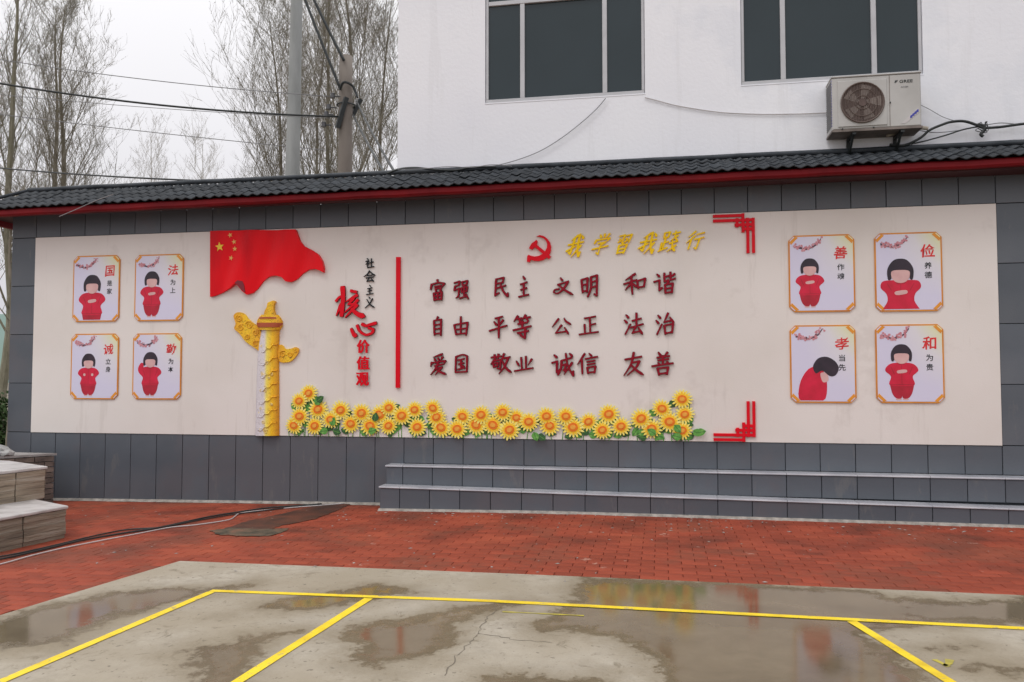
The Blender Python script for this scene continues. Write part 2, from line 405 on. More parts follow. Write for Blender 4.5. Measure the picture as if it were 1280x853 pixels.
# concrete yard: a fine sheet carrying a wetness distance traced from the damp patches
WET = [
 [(3.347,-4.438),(3.458,-4.183),(3.573,-4.058),(3.647,-3.834),(3.848,-3.705),(4.232,-3.593),(4.481,-3.453),(4.469,-3.648),(4.319,-3.808),(4.287,-3.966),(4.223,-4.066),(4.234,-4.204),(4.079,-4.341),(4.044,-4.622),(4.127,-4.883),(3.862,-4.995),(3.606,-5.031),(3.297,-4.723)],
 [(4.785,-4.892),(4.819,-4.736),(4.904,-4.685),(5.11,-4.548),(5.221,-4.628),(5.219,-4.757),(5.312,-5.025),(5.357,-5.264),(5.13,-5.297),(5.028,-5.108),(4.892,-4.995)],
 [(4.929,-4.695),(4.999,-4.605),(5.132,-4.545),(5.286,-4.381),(5.312,-4.479),(5.212,-4.629),(5.067,-4.728)],
 [(4.718,-4.191),(4.767,-4.1),(5.007,-4.119),(5.213,-4.042),(5.368,-3.917),(5.524,-3.769),(5.68,-3.596),(5.551,-3.449),(5.326,-3.371),(5.171,-3.56),(5.07,-3.653),(4.896,-3.85),(4.778,-4.011)],
 [(5.476,-4.47),(5.538,-4.272),(5.732,-4.169),(5.9,-4.068),(6.073,-3.825),(6.327,-3.659),(6.476,-3.705),(6.365,-3.865),(6.161,-4.049),(6.113,-4.24),(6.188,-4.429),(6.178,-4.625),(6.154,-4.737),(6.106,-4.813),(5.964,-4.855),(5.956,-4.998),(5.808,-4.966),(5.696,-4.882),(5.648,-4.622)],
 [(6.415,-4.965),(6.778,-4.858),(7.041,-4.871),(7.125,-5.155),(6.484,-5.272)],
 [(6.668,-2.952),(6.882,-2.959),(8.162,-2.989),(8.635,-3.006),(8.659,-3.196),(9.34,-3.109),(9.538,-2.96),(9.902,-2.969),(9.582,-3.655),(9.252,-3.671),(8.931,-3.7),(8.687,-3.745),(8.388,-4.027),(8.39,-4.145),(8.464,-4.244),(8.463,-4.507),(8.418,-4.83),(8.336,-5.098),(7.227,-5.301),(7.212,-4.693),(7.102,-4.494),(6.969,-4.314),(6.799,-4.249),(6.627,-4.335),(6.55,-4.294),(6.536,-4.092),(6.606,-3.855),(6.683,-3.5)],
 [(8.508,-4.2),(8.662,-4.096),(8.837,-4.089),(8.757,-4.179),(8.581,-4.235)],
 [(8.621,-4.457),(8.789,-4.382),(8.989,-4.411),(8.956,-4.49),(8.71,-4.504)],
]
EDGE = [(3.30,-5.2), (3.319,-4.409), (3.44,-3.64), (3.558,-2.919), (6.208,-3.012), (9.529,-2.98), (13.5,-2.95)]
def yedge(x):
    if x <= 3.558: return None
    for a, b in zip(EDGE[3:], EDGE[4:]):
        if x <= b[0]: return a[1] + (b[1]-a[1])*(x-a[0])/(b[0]-a[0])
    return EDGE[-1][1]
def xedge(y):
    pts = [(3.16,-9.0), (3.30,-5.2), (3.319,-4.409), (3.44,-3.64), (3.558,-2.919)]
    if y <= pts[0][1]: return pts[0][0]
    for a, b in zip(pts, pts[1:]):
        if y <= b[1]: return a[0] + (b[0]-a[0])*(y-a[1])/(b[1]-a[1])
    return pts[-1][0]

def concrete_mat():
    m = bpy.data.materials.new('old_concrete_with_damp_patches'); m.use_nodes = True
    n, l = m.node_tree.nodes, m.node_tree.links
    b = n['Principled BSDF']
    t = n.new('ShaderNodeTexCoord')
    def nz(scale, detail=8, rough=.6, dist=0.0):
        q = n.new('ShaderNodeTexNoise'); q.inputs['Scale'].default_value = scale; q.inputs['Detail'].default_value = detail
        q.inputs['Roughness'].default_value = rough; q.inputs['Distortion'].default_value = dist
        l.new(t.outputs['Object'], q.inputs['Vector']); return q.outputs['Fac']
    def mrange(src, a, b_, c, d, smooth=False):
        q = n.new('ShaderNodeMapRange'); q.inputs['From Min'].default_value = a; q.inputs['From Max'].default_value = b_
        q.inputs['To Min'].default_value = c; q.inputs['To Max'].default_value = d
        if smooth: q.interpolation_type = 'SMOOTHSTEP'
        l.new(src, q.inputs['Value']); return q.outputs[0]
    def math_(op, a, b_):
        q = n.new('ShaderNodeMath'); q.operation = op
        for i, s in enumerate((a, b_)):
            if isinstance(s, (int, float)): q.inputs[i].default_value = s
            else: l.new(s, q.inputs[i])
        return q.outputs[0]
    def mixc(f, a, b_):
        q = n.new('ShaderNodeMix'); q.data_type = 'RGBA'
        if isinstance(f, (int, float)): q.inputs[0].default_value = f
        else: l.new(f, q.inputs[0])
        for i, s in ((6, a), (7, b_)):
            if isinstance(s, tuple): q.inputs[i].default_value = (*s, 1)
            else: l.new(s, q.inputs[i])
        return q.outputs[2]
    at = n.new('ShaderNodeAttribute'); at.attribute_name = 'damp'
    n1 = nz(3.0, 8, .65, .4); n2 = nz(11, 8, .7); n3 = nz(60, 6, .7); n4 = nz(1.1, 4)
    d = math_('ADD', math_('SUBTRACT', at.outputs['Fac'], 0.02), math_('MULTIPLY', math_('SUBTRACT', n1, 0.5), 0.46))
    d = math_('ADD', d, math_('MULTIPLY', math_('SUBTRACT', n2, 0.5), 0.34))
    d = math_('ADD', d, math_('MULTIPLY', math_('SUBTRACT', n3, 0.5), 0.16))
    wet = mrange(d, -0.03, 0.035, 0, 1, True)
    film = mrange(d, 0.02, 0.13, 0, 1, True)
    halo = mrange(d, -0.26, 0.02, 0, 1, True)
    dry = mixc(mrange(n2, .3, .7, 0, 1), (0.29,0.255,0.200), (0.47,0.425,0.350))
    dry = mixc(mrange(n4, .4, .62, 0, 1), dry, (0.36,0.315,0.245))
    dry = mixc(mrange(n3, .60, .72, 0, .55), dry, (0.17,0.15,0.125))
    streak = nz(5.0, 9, .75, 1.2)
    dry = mixc(mrange(streak, .57, .64, 0, .7), dry, (0.16,0.132,0.090))
    dry = mixc(mrange(nz(0.55, 3), .45, .65, 0, .5), dry, (0.27,0.225,0.155))
    dry = mixc(mrange(nz(26, 3, .5), .66, .70, 0, .65), dry, (0.12,0.10,0.075))
    dry = mixc(math_('MULTIPLY', halo, 0.7), dry, (0.215,0.175,0.115))
    wc = mixc(mrange(n1, .3, .7, 0, 1), (0.105,0.078,0.040), (0.165,0.128,0.075))
    col = mixc(wet, dry, wc)
    l.new(col, b.inputs['Base Color'])
    rr = mrange(film, 0, 1, 0.55, 0.085)
    rd = mrange(wet, 0, 1, 0.85, 0.0)
    l.new(math_('MAXIMUM', math_('MULTIPLY', rd, 1.0), math_('MULTIPLY', wet, rr)), b.inputs['Roughness'])
    bp = n.new('ShaderNodeBump'); bp.inputs['Distance'].default_value = 0.012
    l.new(mrange(film, 0, 1, 0.5, 0.012), bp.inputs['Strength'])
    l.new(math_('ADD', n2, math_('MULTIPLY', n3, .35)), bp.inputs['Height'])
    l.new(bp.outputs[0], b.inputs['Normal'])
    return m
M['concrete'] = concrete_mat()

def seg_dist(P, poly):
    """signed distance (positive inside) of points P (n,2) to a polygon"""
    poly = np.array(poly); A = poly; B = np.roll(poly, -1, 0)
    dmin = np.full(len(P), 1e9); inside = np.zeros(len(P), bool)
    for a, b in zip(A, B):
        ab = b-a; t = np.clip(np.dot(P-a, ab)/(np.dot(ab, ab)+1e-12), 0, 1)
        dd = np.hypot(*(P-(a+t[:, None]*ab)).T); dmin = np.minimum(dmin, dd)
        c = ((a[1] > P[:, 1]) != (b[1] > P[:, 1])) & (P[:, 0] < (b[0]-a[0])*(P[:, 1]-a[1])/(b[1]-a[1]+1e-12)+a[0])
        inside ^= c
    return np.where(inside, dmin, -dmin)

def yard():
    # rows run from the paving edge towards the viewer; columns follow the left edge
    ts = [0]; y = 0
    while y < 3.0: y += 0.035; ts.append(y)
    while y < 18: y += 0.6; ts.append(y)
    us = list(np.arange(0, 7.4, 0.04)) + [7.8, 8.6, 10]
    V = []
    for t in ts:
        for u in us:
            x0 = 3.558 + u
            y = yedge(x0) if x0 > 3.558 else -2.919
            y -= t
            w = max(0, 1-u/3.0)
            x = x0 + w*(xedge(y) - 3.558)
            V.append((x, y, gz(x) + 0.004))
    k = len(us)
    Fc = [(j*k+i, (j+1)*k+i, (j+1)*k+i+1, j*k+i+1) for j in range(len(ts)-1) for i in range(k-1)]
    me = bpy.data.meshes.new('concrete_yard'); me.from_pydata(V, [], Fc); me.update()
    P = np.array(V)[:, :2]
    d = np.full(len(P), -1e9)
    for poly in WET: d = np.maximum(d, seg_dist(P, poly))
    a = me.attributes.new('damp', 'FLOAT', 'POINT'); a.data.foreach_set('value', np.clip(d, -.6, .6).astype(np.float32))
    o = link('concrete_yard', me, M['concrete'])
    return tag(o, kind='structure')
yard_o = yard()

def ribbon(name, pts, w, dz, mat, parent=None, jitter=0.0):
    bm = bmesh.new(); prev = None
    for i, p in enumerate(pts):
        a = Vector(pts[max(i-1, 0)]); b = Vector(pts[min(i+1, len(pts)-1)])
        d = (b-a).normalized(); nrm = Vector((-d.y, d.x)); ww = w*(1+jitter*random.uniform(-1, 1))/2
        p = Vector(p)
        l_, r_ = p+nrm*ww, p-nrm*ww
        cur = (bm.verts.new((l_.x, l_.y, gz(l_.x)+dz)), bm.verts.new((r_.x, r_.y, gz(r_.x)+dz)))
        if prev: bm.faces.new((prev[1], cur[1], cur[0], prev[0]))
        prev = cur
    me = bpy.data.meshes.new(name); bm.to_mesh(me); bm.free()
    return link(name, me, mat, parent)

def lerp_pts(a, b, n): return [(a[0]+(b[0]-a[0])*i/n, a[1]+(b[1]-a[1])*i/n) for i in range(n+1)]
for pts, wdt, dz in ((lerp_pts((4.30,-3.728), (12.0,-3.742), 60), .055, .0075),
                     (lerp_pts((4.323,-3.760), (4.10,-7.0), 30), .058, .0080),
                     (lerp_pts((5.424,-3.775), (5.20,-7.0), 30), .058, .0080),
                     (lerp_pts((8.318,-3.775), (9.15,-7.0), 30), .058, .0080)):
    o = ribbon('yellow_parking_line', pts, wdt, dz, M['yellow'], jitter=0.05)
    tag(o, kind='structure')
for pts in ([(8.574,-4.354),(8.594,-4.407),(8.61,-4.448)], [(8.591,-4.44),(8.625,-4.401),(8.648,-4.341)]):
    tag(ribbon('yellow_paint_mark', pts, .03, .0062, M['oldyellow'], jitter=.4), kind='structure')
tag(ribbon('faint_yellow_line', lerp_pts((6.321,-3.941), (6.805,-3.933), 10), .018, .0062, M['oldyellow'], jitter=.6), kind='structure')
def wiggle(pts, n, amp):
    out = []
    for a, b in zip(pts, pts[1:]):
        for i in range(n):
            t = i/n
            out.append((a[0]+(b[0]-a[0])*t+random.uniform(-amp, amp), a[1]+(b[1]-a[1])*t+random.uniform(-amp, amp)))
    return out+[pts[-1]]
for pts in ([(6.272,-3.916),(6.255,-4.128),(6.265,-4.36),(6.258,-4.535),(6.24,-4.735),(6.253,-4.995)], [(6.265,-4.36),(6.466,-4.419),(6.685,-4.444)]):
    tag(ribbon('crack', wiggle(pts, 7, .012), .005, .0052, M['crack'], jitter=.8), kind='structure')

# ------------------------------------------------------------------ red brick paving
def pave():
    base = tag(empty('brick_paving', (3, -1.5, 0)), kind='structure')
    bedm = MB()
    xs = [-3, 0, 2, 4, 6.2, 13.5]
    for a, b in zip(xs, xs[1:]):
        n = len(bedm.v)
        bedm.v += [(a, -9, gz(a)-.016), (b, -9, gz(b)-.016), (b, .1, gz(b)-.016), (a, .1, gz(a)-.016)]
        bedm.f.append((n, n+1, n+2, n+3)); bedm.m.append(0)
    bedm.build('sand_bed', M['sand'], base)
    L, W, J = .20, .10, .003
    def brick_geo(mb, cx, cy, rz, tilt=(0, 0), dzz=0):
        n = len(mb.v); c = .003
        l, w = L/2-J/2, W/2-J/2
        z0, z1, z2 = -.02, -.004, 0
        prof = [(-l, -w, z0), (l, -w, z0), (l, w, z0), (-l, w, z0), (-l, -w, z1), (l, -w, z1), (l, w, z1), (-l, w, z1),
                (-l+c, -w+c, z2), (l-c, -w+c, z2), (l-c, w-c, z2), (-l+c, w-c, z2)]
        ca, sa = cos(rz), sin(rz)
        for x, y, z in prof:
            mb.v.append((cx+x*ca-y*sa, cy+x*sa+y*ca, z+dzz+x*tilt[0]+y*tilt[1]))
        for q in ((0,1,5,4),(1,2,6,5),(2,3,7,6),(3,0,4,7),(4,5,9,8),(5,6,10,9),(6,7,11,10),(7,4,8,11),(8,9,10,11)):
            mb.f.append(tuple(i+n for i in q)); mb.m.append(0)
    protos = []
    pm = MB(); brick_geo(pm, 0, 0, 0); me = pm.mesh('brick'); me.materials.append(M['brick'])
    cells = []
    r = 0; y = .07
    while y > -7.6:
        x = -2.8 + (L/2 if r % 2 else 0)
        while x < 11.9:
            ye = yedge(x)
            ok = True
            if ye is not None and x > 3.66 and y < ye-.06: ok = False
            if x > xedge(y)+.06 and y < -3.02: ok = False
            if y > -.405 and x > 4.35: ok = False
            if y > -.06 : ok = False
            if ok: cells.append((x, y))
            x += L
        y -= W; r += 1
    cam_p = Vector((7.258, -8.719, 1.51)); fw = Vector((-.1807, .9826))
    def vis(c):
        d = Vector((c[0]-cam_p.x, c[1]-cam_p.y)); z = d.dot(fw); s = d.dot(Vector((.9835, .1809)))
        return z > 0 and abs(s/z) < .64 and not (c[0] < 1.9 and c[1] < -2.1)
    order = sorted(cells, key=lambda c: (not vis(c), (Vector(c)-cam_p.to_2d()).length))
    for i, (x, y) in enumerate(order):
        rz = random.gauss(0, .006); tl = (random.gauss(0, .004)+.0145*(x < 6.2), random.gauss(0, .007)); dzz = random.gauss(0, .0006)
        if i < 298:
            o = bpy.data.objects.new('brick', me); C.objects.link(o)
            o.location = Vector((x, y, gz(x)+dzz)) - Vector(base.location); o.rotation_euler = (tl[1], -tl[0], rz); o.parent = base
    mb = MB(); cols = []
    for (x, y) in order[298:]:
        n0 = len(mb.v)
        brick_geo(mb, x, y, random.gauss(0, .006), (random.gauss(0, .004)+.0145*(x < 6.2), random.gauss(0, .007)), gz(x)+random.gauss(0, .0006))
        cols += [random.random()]*(len(mb.v)-n0)
    me2 = mb.mesh('brick_field'); a = me2.attributes.new('tint', 'FLOAT', 'POINT'); a.data.foreach_set('value', np.array(cols, np.float32))
    m2 = M['brick'].copy(); m2.name = 'red_paver_field'
    nt = m2.node_tree; oi = [q for q in nt.nodes if q.type == 'OBJECT_INFO'][0]
    at = nt.nodes.new('ShaderNodeAttribute'); at.attribute_name = 'tint'
    to = oi.outputs['Random'].links[0].to_socket; nt.links.new(at.outputs['Fac'], to)
    o = link('brick_field', me2, m2, base); tag(o, kind='stuff')
    return base
pave()

# damp trench mark and the drain patch on the paving, mortar strip along the wall foot
tag(sheet('damp_strip', [(3.489,-0.082),(3.815,0.004),(3.835,-0.543),(3.819,-1.032),(3.642,-1.403),(3.623,-1.806),(3.387,-1.754),(3.161,-1.699),(3.191,-1.185),(3.354,-0.639),(3.431,-0.313)], .0045, M['trench'], .1), kind='structure')
tag(sheet('drain_patch', [(3.084,-1.707),(3.235,-1.57),(3.566,-1.576),(3.793,-1.512),(3.828,-1.746),(3.774,-1.903),(3.517,-1.93),(3.269,-1.882)], .0060, M['drain'], .1), kind='structure')
def mortar(x0, x1, yc, n):
    mb = MB(); prev = None
    for i in range(n+1):
        x = x0+(x1-x0)*i/n; w = .022+.018*noise.noise(Vector((x*3, 1, 0)))+random.uniform(0, .012)
        z = gz(x)
        cur = len(mb.v); mb.v += [(x, yc+.01, z+.022), (x, yc-.012, z+.018), (x, yc-w-.018, z-.004)]
        if prev is not None:
            mb.f += [(prev+1, cur+1, cur, prev), (prev+2, cur+2, cur+1, prev+1)]; mb.m += [0, 0]
        prev = cur
    return tag(mb.build('mortar_strip', M['mortar']), kind='structure')
mortar(-.1, 4.22, 0.0, 90)
mortar(4.28, 11.6, -.405, 140)

def litter():
    t = MB(); rnd = random.Random(4)
    for i in range(260):
        if rnd.random() < .55: x, y = rnd.uniform(3.6, 11), -.43-abs(rnd.gauss(0, .35))
        else: x, y = rnd.uniform(.5, 11), rnd.uniform(-3.2, -.3)
        if x < 2.1 and y < -1.2: continue
        s_ = rnd.uniform(.004, .016); a = rnd.uniform(0, pi); z = gz(x)+.002+(.004 if y < -2.9 else 0)
        n = len(t.v)
        for k_ in range(4):
            b_ = a+k_*pi/2; r_ = s_*(1.5 if k_ % 2 else .7)*rnd.uniform(.7, 1.2)
            t.v.append((x+r_*cos(b_), y+r_*sin(b_), z))
        t.v.append((x, y, z+s_*.35))
        for k_ in range(4): t.f.append((n+k_, n+(k_+1) % 4, n+4)); t.m.append(rnd.randrange(2))
    tag(t.build('litter', [M['mortar'], M['capstone']]), 'pale grit and crumbs scattered over the red paving', None, None, 'stuff')
litter()

# ------------------------------------------------------------------ the tiled wall
TW = .34037
wall = tag(empty('tiled_wall', (5, 0, 0)), 'long grey tiled courtyard wall framing a cream mural panel under a small tiled roof', 'wall')
mb = MB(); mb.box((-.672, .012, -.04), (12.2, .20, 3.50)); mb.build('wall_core', M['grout'], wall)
mb = MB(); mb.box((-TW+.002, -.008, .832), (31*TW-.002, .010, 3.228)); mb.build('mural_panel', M['render'], wall)
tile_cache = {}
def tile(x0, x1, z0, z1, y=0.0, th=.011, parent=wall, name='tile', mat='tile', j=.0035):
    key = (round(x1-x0, 3), round(z1-z0, 3), th, name, mat)
    if key not in tile_cache:
        t = MB(); w, h = x1-x0, z1-z0
        t.box((-w/2+j, 0, -h/2+j), (w/2-j, th, h/2-j), ch=.0022)
        me = t.mesh(name); me.materials.append(M[mat]); tile_cache[key] = me
    o = bpy.data.objects.new(name, tile_cache[key]); C.objects.link(o)
    o.location = Vector(((x0+x1)/2, y+random.uniform(-.0008, .0008), (z0+z1)/2)) - world_loc(parent)
    o.rotation_euler = (random.gauss(0, .0012), 0, random.gauss(0, .0015))
    o.parent = parent
for i in range(-2, 34):
    x0, x1 = i*TW, (i+1)*TW
    if x0 < 4.3: tile(x0, x1, 0.0, .83)
    else: tile(x0, x1, .542, .83)
    if i >= -1: tile(x0, x1, 3.231, 3.52)
tile(-2*TW, -TW, 3.231, 3.52)
for k in range(4):
    z0 = .832+k*.5995
    for i in (-2, 31, 32, 33): tile(i*TW, (i+1)*TW, z0, z0+.5995)

# little roof over the wall
roof = MB()
RZ, RY, EY = 3.865, .15, -.40
def ez(x): return 3.535 + .0072*x
XL, XR = -.60, 12.2
def slope(x, t):   # t: 0 ridge .. 1 eave
    return (RY+(EY-RY)*t, RZ-.02+(ez(x)-(RZ-.02))*t)
n = len(roof.v)
for x in (XL, XR):
    y1, z1 = slope(x, 1)
    roof.v += [(x, RY, RZ-.05), (x, y1+.02, z1-.03), (x, y1+.02, z1-.055), (x, RY, RZ-.30)]
roof.f += [(0,1,5,4),(1,2,6,5),(2,3,7,6),(3,0,4,7),(0,3,2,1),(4,5,6,7)]; roof.m += [0]*6
# back slope
roof.v += [(XL,RY,RZ-.05),(XR,RY,RZ-.05),(XR,.19,RZ-.08),(XL,.19,RZ-.08)]; roof.f.append((8,9,10,11)); roof.m.append(0)
# hip corner at the left end
hx = XL-.50; hz = ez(hx)
roof.v += [(XL,RY,RZ-.05),(hx,EY+.02,hz-.03),(XL,EY+.02,ez(XL)-.03),(hx,.60,hz-.03),(XL,.60,hz-.03)]
roof.f += [(12,13,14),(12,15,13),(13,15,16,14)]; roof.m += [0]*3
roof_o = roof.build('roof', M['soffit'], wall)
# red beam under the eave
bmx = MB()
N = 60
for side in range(2):
    pts = [(hx+.04+(XR-hx-.04)*i/N, EY+.055, ez(hx+(XR-hx)*i/N)-.058+.003*sin(i*1.7)) for i in range(N+1)]
pr = [(-.048,-.022),(-.048,.020),(-.036,.036),(.03,.036),(.03,-.04),(-.032,-.04)]
for i, (x, y, z) in enumerate(pts):
    n = len(bmx.v); bmx.v += [(x, y+a, z+b) for a, b in pr]
    if i:
        for q in range(6):
            r = (q+1) % 6
            bmx.f.append((n-6+q, n-6+r, n+r, n+q)); bmx.m.append(0)
bmx.f.append(tuple(range(6))); bmx.m.append(0)
bmx.build('eave_beam', M['redbeam'], wall)
b2 = MB(); b2.box((hx+.04, EY+.09, hz-.10), (hx+.10, .6, hz-.03)); b2.build('side_beam', M['redbeam'], wall)
# soffit board between beam and wall
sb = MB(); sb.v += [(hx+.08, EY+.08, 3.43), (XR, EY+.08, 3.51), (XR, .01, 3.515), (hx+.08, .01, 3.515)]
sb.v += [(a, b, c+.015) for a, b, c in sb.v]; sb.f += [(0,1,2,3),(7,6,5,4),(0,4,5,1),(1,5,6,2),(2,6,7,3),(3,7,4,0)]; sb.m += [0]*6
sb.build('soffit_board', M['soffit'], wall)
# roof tiles: four courses of small wavy tiles
NC, PW = 4, .116
def rtile_mesh(L):
    t = MB(); k = 8; th = .012
    for yy, lift in ((0, 0.0), (L*1.13, .010)):     # local y along the slope downwards, z up
        for i in range(k+1):
            u = i/k; h = .010*cos(2*pi*u)
            t.v.append(((u-.5)*PW*1.02, yy, h+lift))
    n2 = 2*(k+1)
    t.v += [(x, y, z-th) for x, y, z in t.v[:n2]]
    for i in range(k):
        t.f.append((i, i+k+1, i+k+2, i+1))
        t.f.append((n2+i, n2+i+1, n2+i+k+2, n2+i+k+1))
        t.f.append((k+1+i, n2+k+1+i, n2+k+2+i, k+2+i))
    t.m = [0]*len(t.f)
    me = t.mesh('roof_tile'); me.materials.append(M['rooftile']); me.shade_smooth(); return me
slen = sqrt((EY-RY)**2+(3.57-RZ)**2)
rt = rtile_mesh(slen/NC)
tiles = []
ncol = int((XR-XL)/PW)
for c in range(-4, ncol):
    x = XL+.07+c*PW
    for r in range(NC):
        t = r/NC
        if c < 0:
            if t < (-c)/4.0-.05: continue
        y, z = slope(x, t); y2, z2 = slope(x, 1)
        tiles.append((x, y, z-.012, atan2(z2-(RZ-.02), y2-RY), r))
tiles.sort(key=lambda q: (-(q[4]), abs(q[0]-7)))
extra = MB()
base_me = rt
for i, (x, y, z, ang, r) in enumerate(tiles):
    # ang: slope direction in the yz plane (pointing to -y, down)
    d = Vector((0, cos(ang), sin(ang))); nrm = Vector((0, -sin(ang), cos(ang)))
    if nrm.z < 0: nrm = -nrm
    xx = d.cross(nrm)
    Mx = Matrix((xx, d, nrm)).transposed().to_4x4(); Mx.translation = Vector((x, y, z+random.gauss(0, .0025))) + nrm*(.012)
    Mx = Mx @ Matrix.Rotation(random.gauss(0, .012), 4, 'Z') @ Matrix.Rotation(random.gauss(0, .008), 4, 'X')
    if i < 298:
        o = bpy.data.objects.new('roof_tile', base_me); C.objects.link(o)
        o.parent = roof_o
        Mx.translation -= world_loc(roof_o)
        o.matrix_local = Mx
    else:
        n = len(extra.v)
        extra.v += [tuple(Mx @ v.co) for v in base_me.vertices]
        for p in base_me.polygons: extra.f.append(tuple(n+q for q in p.vertices)); extra.m.append(0)
if extra.v:
    o = extra.build('roof_tile_course', M['rooftile'], roof_o, smooth=True); tag(o, kind='stuff')
rc = MB()
rp = [(x, RY+.015, RZ+.012+.006*noise.noise(Vector((x*2, 0, 0)))) for x in np.arange(XL, XR, .3)]
rc.tube([(a, b_-.012, c_-.006) for a, b_, c_ in rp], .030, 8); rc.tube([(XL, RY, RZ), (hx, EY, hz+.02)], .022, 8)
rc.build('ridge_cap', M['rooftile'], roof_o, smooth=True)

# ------------------------------------------------------------------ tiled steps against the wall
steps = tag(empty('tiled_steps', (7, -.2, .1)), 'two low grey tiled steps with pale nosings running along the foot of the wall', 'steps')
SX, SXR = 4.29, 12.2
def nz_(x): return .338-.0090*(x-4.3)
b = MB()
b.box((SX+.012, -.188, .0), (SXR, .0, .520))
n = len(b.v)
b.v += [(SX+.012,-.388,0),(SXR,-.388,0),(SXR,-.189,0),(SX+.012,-.189,0),(SX+.012,-.388,nz_(SX)-.018),(SXR,-.388,nz_(SXR)-.018),(SXR,-.189,nz_(SXR)-.018),(SX+.012,-.189,nz_(SX)-.018)]
b.f += [tuple(i+n for i in q) for q in ((0,3,2,1),(4,5,6,7),(0,1,5,4),(1,2,6,5),(2,3,7,6),(3,0,4,7))]; b.m += [0]*6
b.build('step_core', M['grout'], steps)
def run(xs):
    out = []; 
    for a, c in zip(xs, xs[1:]): out.append((a, c))
    return out
xs_u = [SX] + [4.477+i*.3343 for i in range(24)]
xs_l = [SX] + [4.509+i*.3295 for i in range(24)]
for a, c in run(xs_u):
    if a > SXR: break
    tile(a, c, .30, .522, y=-.2, parent=steps, name='riser_tile')
for a, c in run(xs_l):
    if a > SXR: break
    tile(a, c, .05, nz_((a+c)/2)-.018, y=-.4, parent=steps, name='riser_tile')
# side tiles at the left end
for (y0, y1, z1) in ((-.198, -.004, .522), (-.398, -.202, nz_(SX)-.018)):
    t = MB(); t.box((SX, y0, .04), (SX+.011, y1, z1)); t.build('side_tile', M['tile'], steps)
tm = {}
def tread(a, c, y0, y1, z, slope_=0.0):
    t = MB(); j = .002; th = .018
    n = 0; za, zc = z(a), z(c)
    t.v += [(a+j,y0+.004,za-th),(c-j,y0+.004,zc-th),(c-j,y1,zc-th),(a+j,y1,za-th),(a+j,y0,za-.012),(c-j,y0,zc-.012),(c-j,y0+.005,zc),(a+j,y0+.005,za),(c-j,y1,zc),(a+j,y1,za)]
    t.f += [(0,3,2,1),(0,1,5,4),(4,5,6,7),(7,6,8,9),(1,2,8,6,5),(3,0,4,7,9)]; t.m += [0]*6
    t.build('tread_tile', M['nosing'], steps)
xt = [SX-.012]+[4.477+i*.3343*2 for i in range(12)]
for a, c in run(xt): tread(a, min(c, SXR), -.212, -.003, lambda x: .541)
xt = [SX-.012]+[4.509+i*.3295*2 for i in range(12)]
for a, c in run(xt): tread(a, min(c, SXR), -.412, -.212, lambda x: nz_(x))

# ------------------------------------------------------------------ stone stair and planter wall at the far left
def poly_off(pts, d):
    """grow a convex outline by d"""
    cx = sum(p[0] for p in pts)/len(pts); cy = sum(p[1] for p in pts)/len(pts)
    out = []
    for x, y in pts:
        r = sqrt((x-cx)**2+(y-cy)**2); out.append((x+(x-cx)/r*d, y+(y-cy)/r*d))
    return out
stair = tag(empty('stone_stair', (.8, -2.6, .05)), 'corner of a stair clad in split sandstone with worn white marble treads', 'stairs')
def stair_level(pts, z0, z1, joints):
    core = MB(); core.slab(pts, z0, z1-.028); core.build('stair_core', M['grout'], stair)
    sl_ = MB(); q = poly_off(pts, .035); sl_.slab(q, z1-.028, z1)
    o = sl_.build('marble_tread', M['marble'], stair)
    bv = o.modifiers.new('bevel', 'BEVEL'); bv.width = .008; bv.segments = 2
    # facing blocks on the visible side: pts[0]->pts[1]->pts[2]
    for (a, c), js in joints:
        A, B = Vector(pts[a]), Vector(pts[c]); d = (B-A); L = d.length; d.normalize(); nr = Vector((d.y, -d.x))
        if nr.dot(Vector((1, -.2))) < 0: nr = -nr
        for u0, u1 in zip(js, js[1:]):
            t = MB(); p0 = A+d*(u0+.006); p1 = A+d*(min(u1, L)-.006)
            rows = 5
            for r in range(rows):       # split face: uneven thin layers
                zz0 = z0+(z1-.03-z0)*r/rows; zz1 = z0+(z1-.03-z0)*(r+1)/rows-.002
                th = .022+random.uniform(-.007, .009)
                t.slab([tuple(p0+nr*.0), tuple(p1+nr*.0), tuple(p1+nr*th), tuple(p0+nr*th)], zz0, zz1)
            t.build('facing_stone', M['splitstone'], stair)
stair_level([(1.90,-2.15),(1.79,-2.80),(1.62,-3.75),(-1.2,-3.9),(-1.2,-1.35),(1.0,-1.72)], .03, .335, [((0,1), [0,.43,.66]), ((1,2), [0,.30,.63,.96]), ((5,0), [0,.46,.93])])
stair_level([(1.345,-1.76),(1.24,-2.22),(.98,-3.5),(-1.2,-3.6),(-1.2,-1.1),(.6,-1.40)], .336, .640, [((0,1), [0,.30,.47]), ((1,2), [0,.36,.7,1.04]), ((5,0), [0,.4,.82])])
plan = tag(empty('brick_planter', (-.3, -.6, .03)), 'weathered brick planter wall with a grey stone cap beside the white marble stair', 'planter')
pp = [(.235,-.30),(-.14,-.80),(-.62,-1.45),(-1.1,-1.1),(-.6,-.30)]
c_ = MB(); c_.slab([(.215,-.31),(-.15,-.79),(-.62,-1.43),(-1.08,-1.1),(-.6,-.31)], .0, .585); c_.build('planter_core', M['grout'], plan)
c_ = MB(); c_.slab(poly_off(pp, .03), .587, .612); c_.build('cap_stone', M['capstone'], plan)
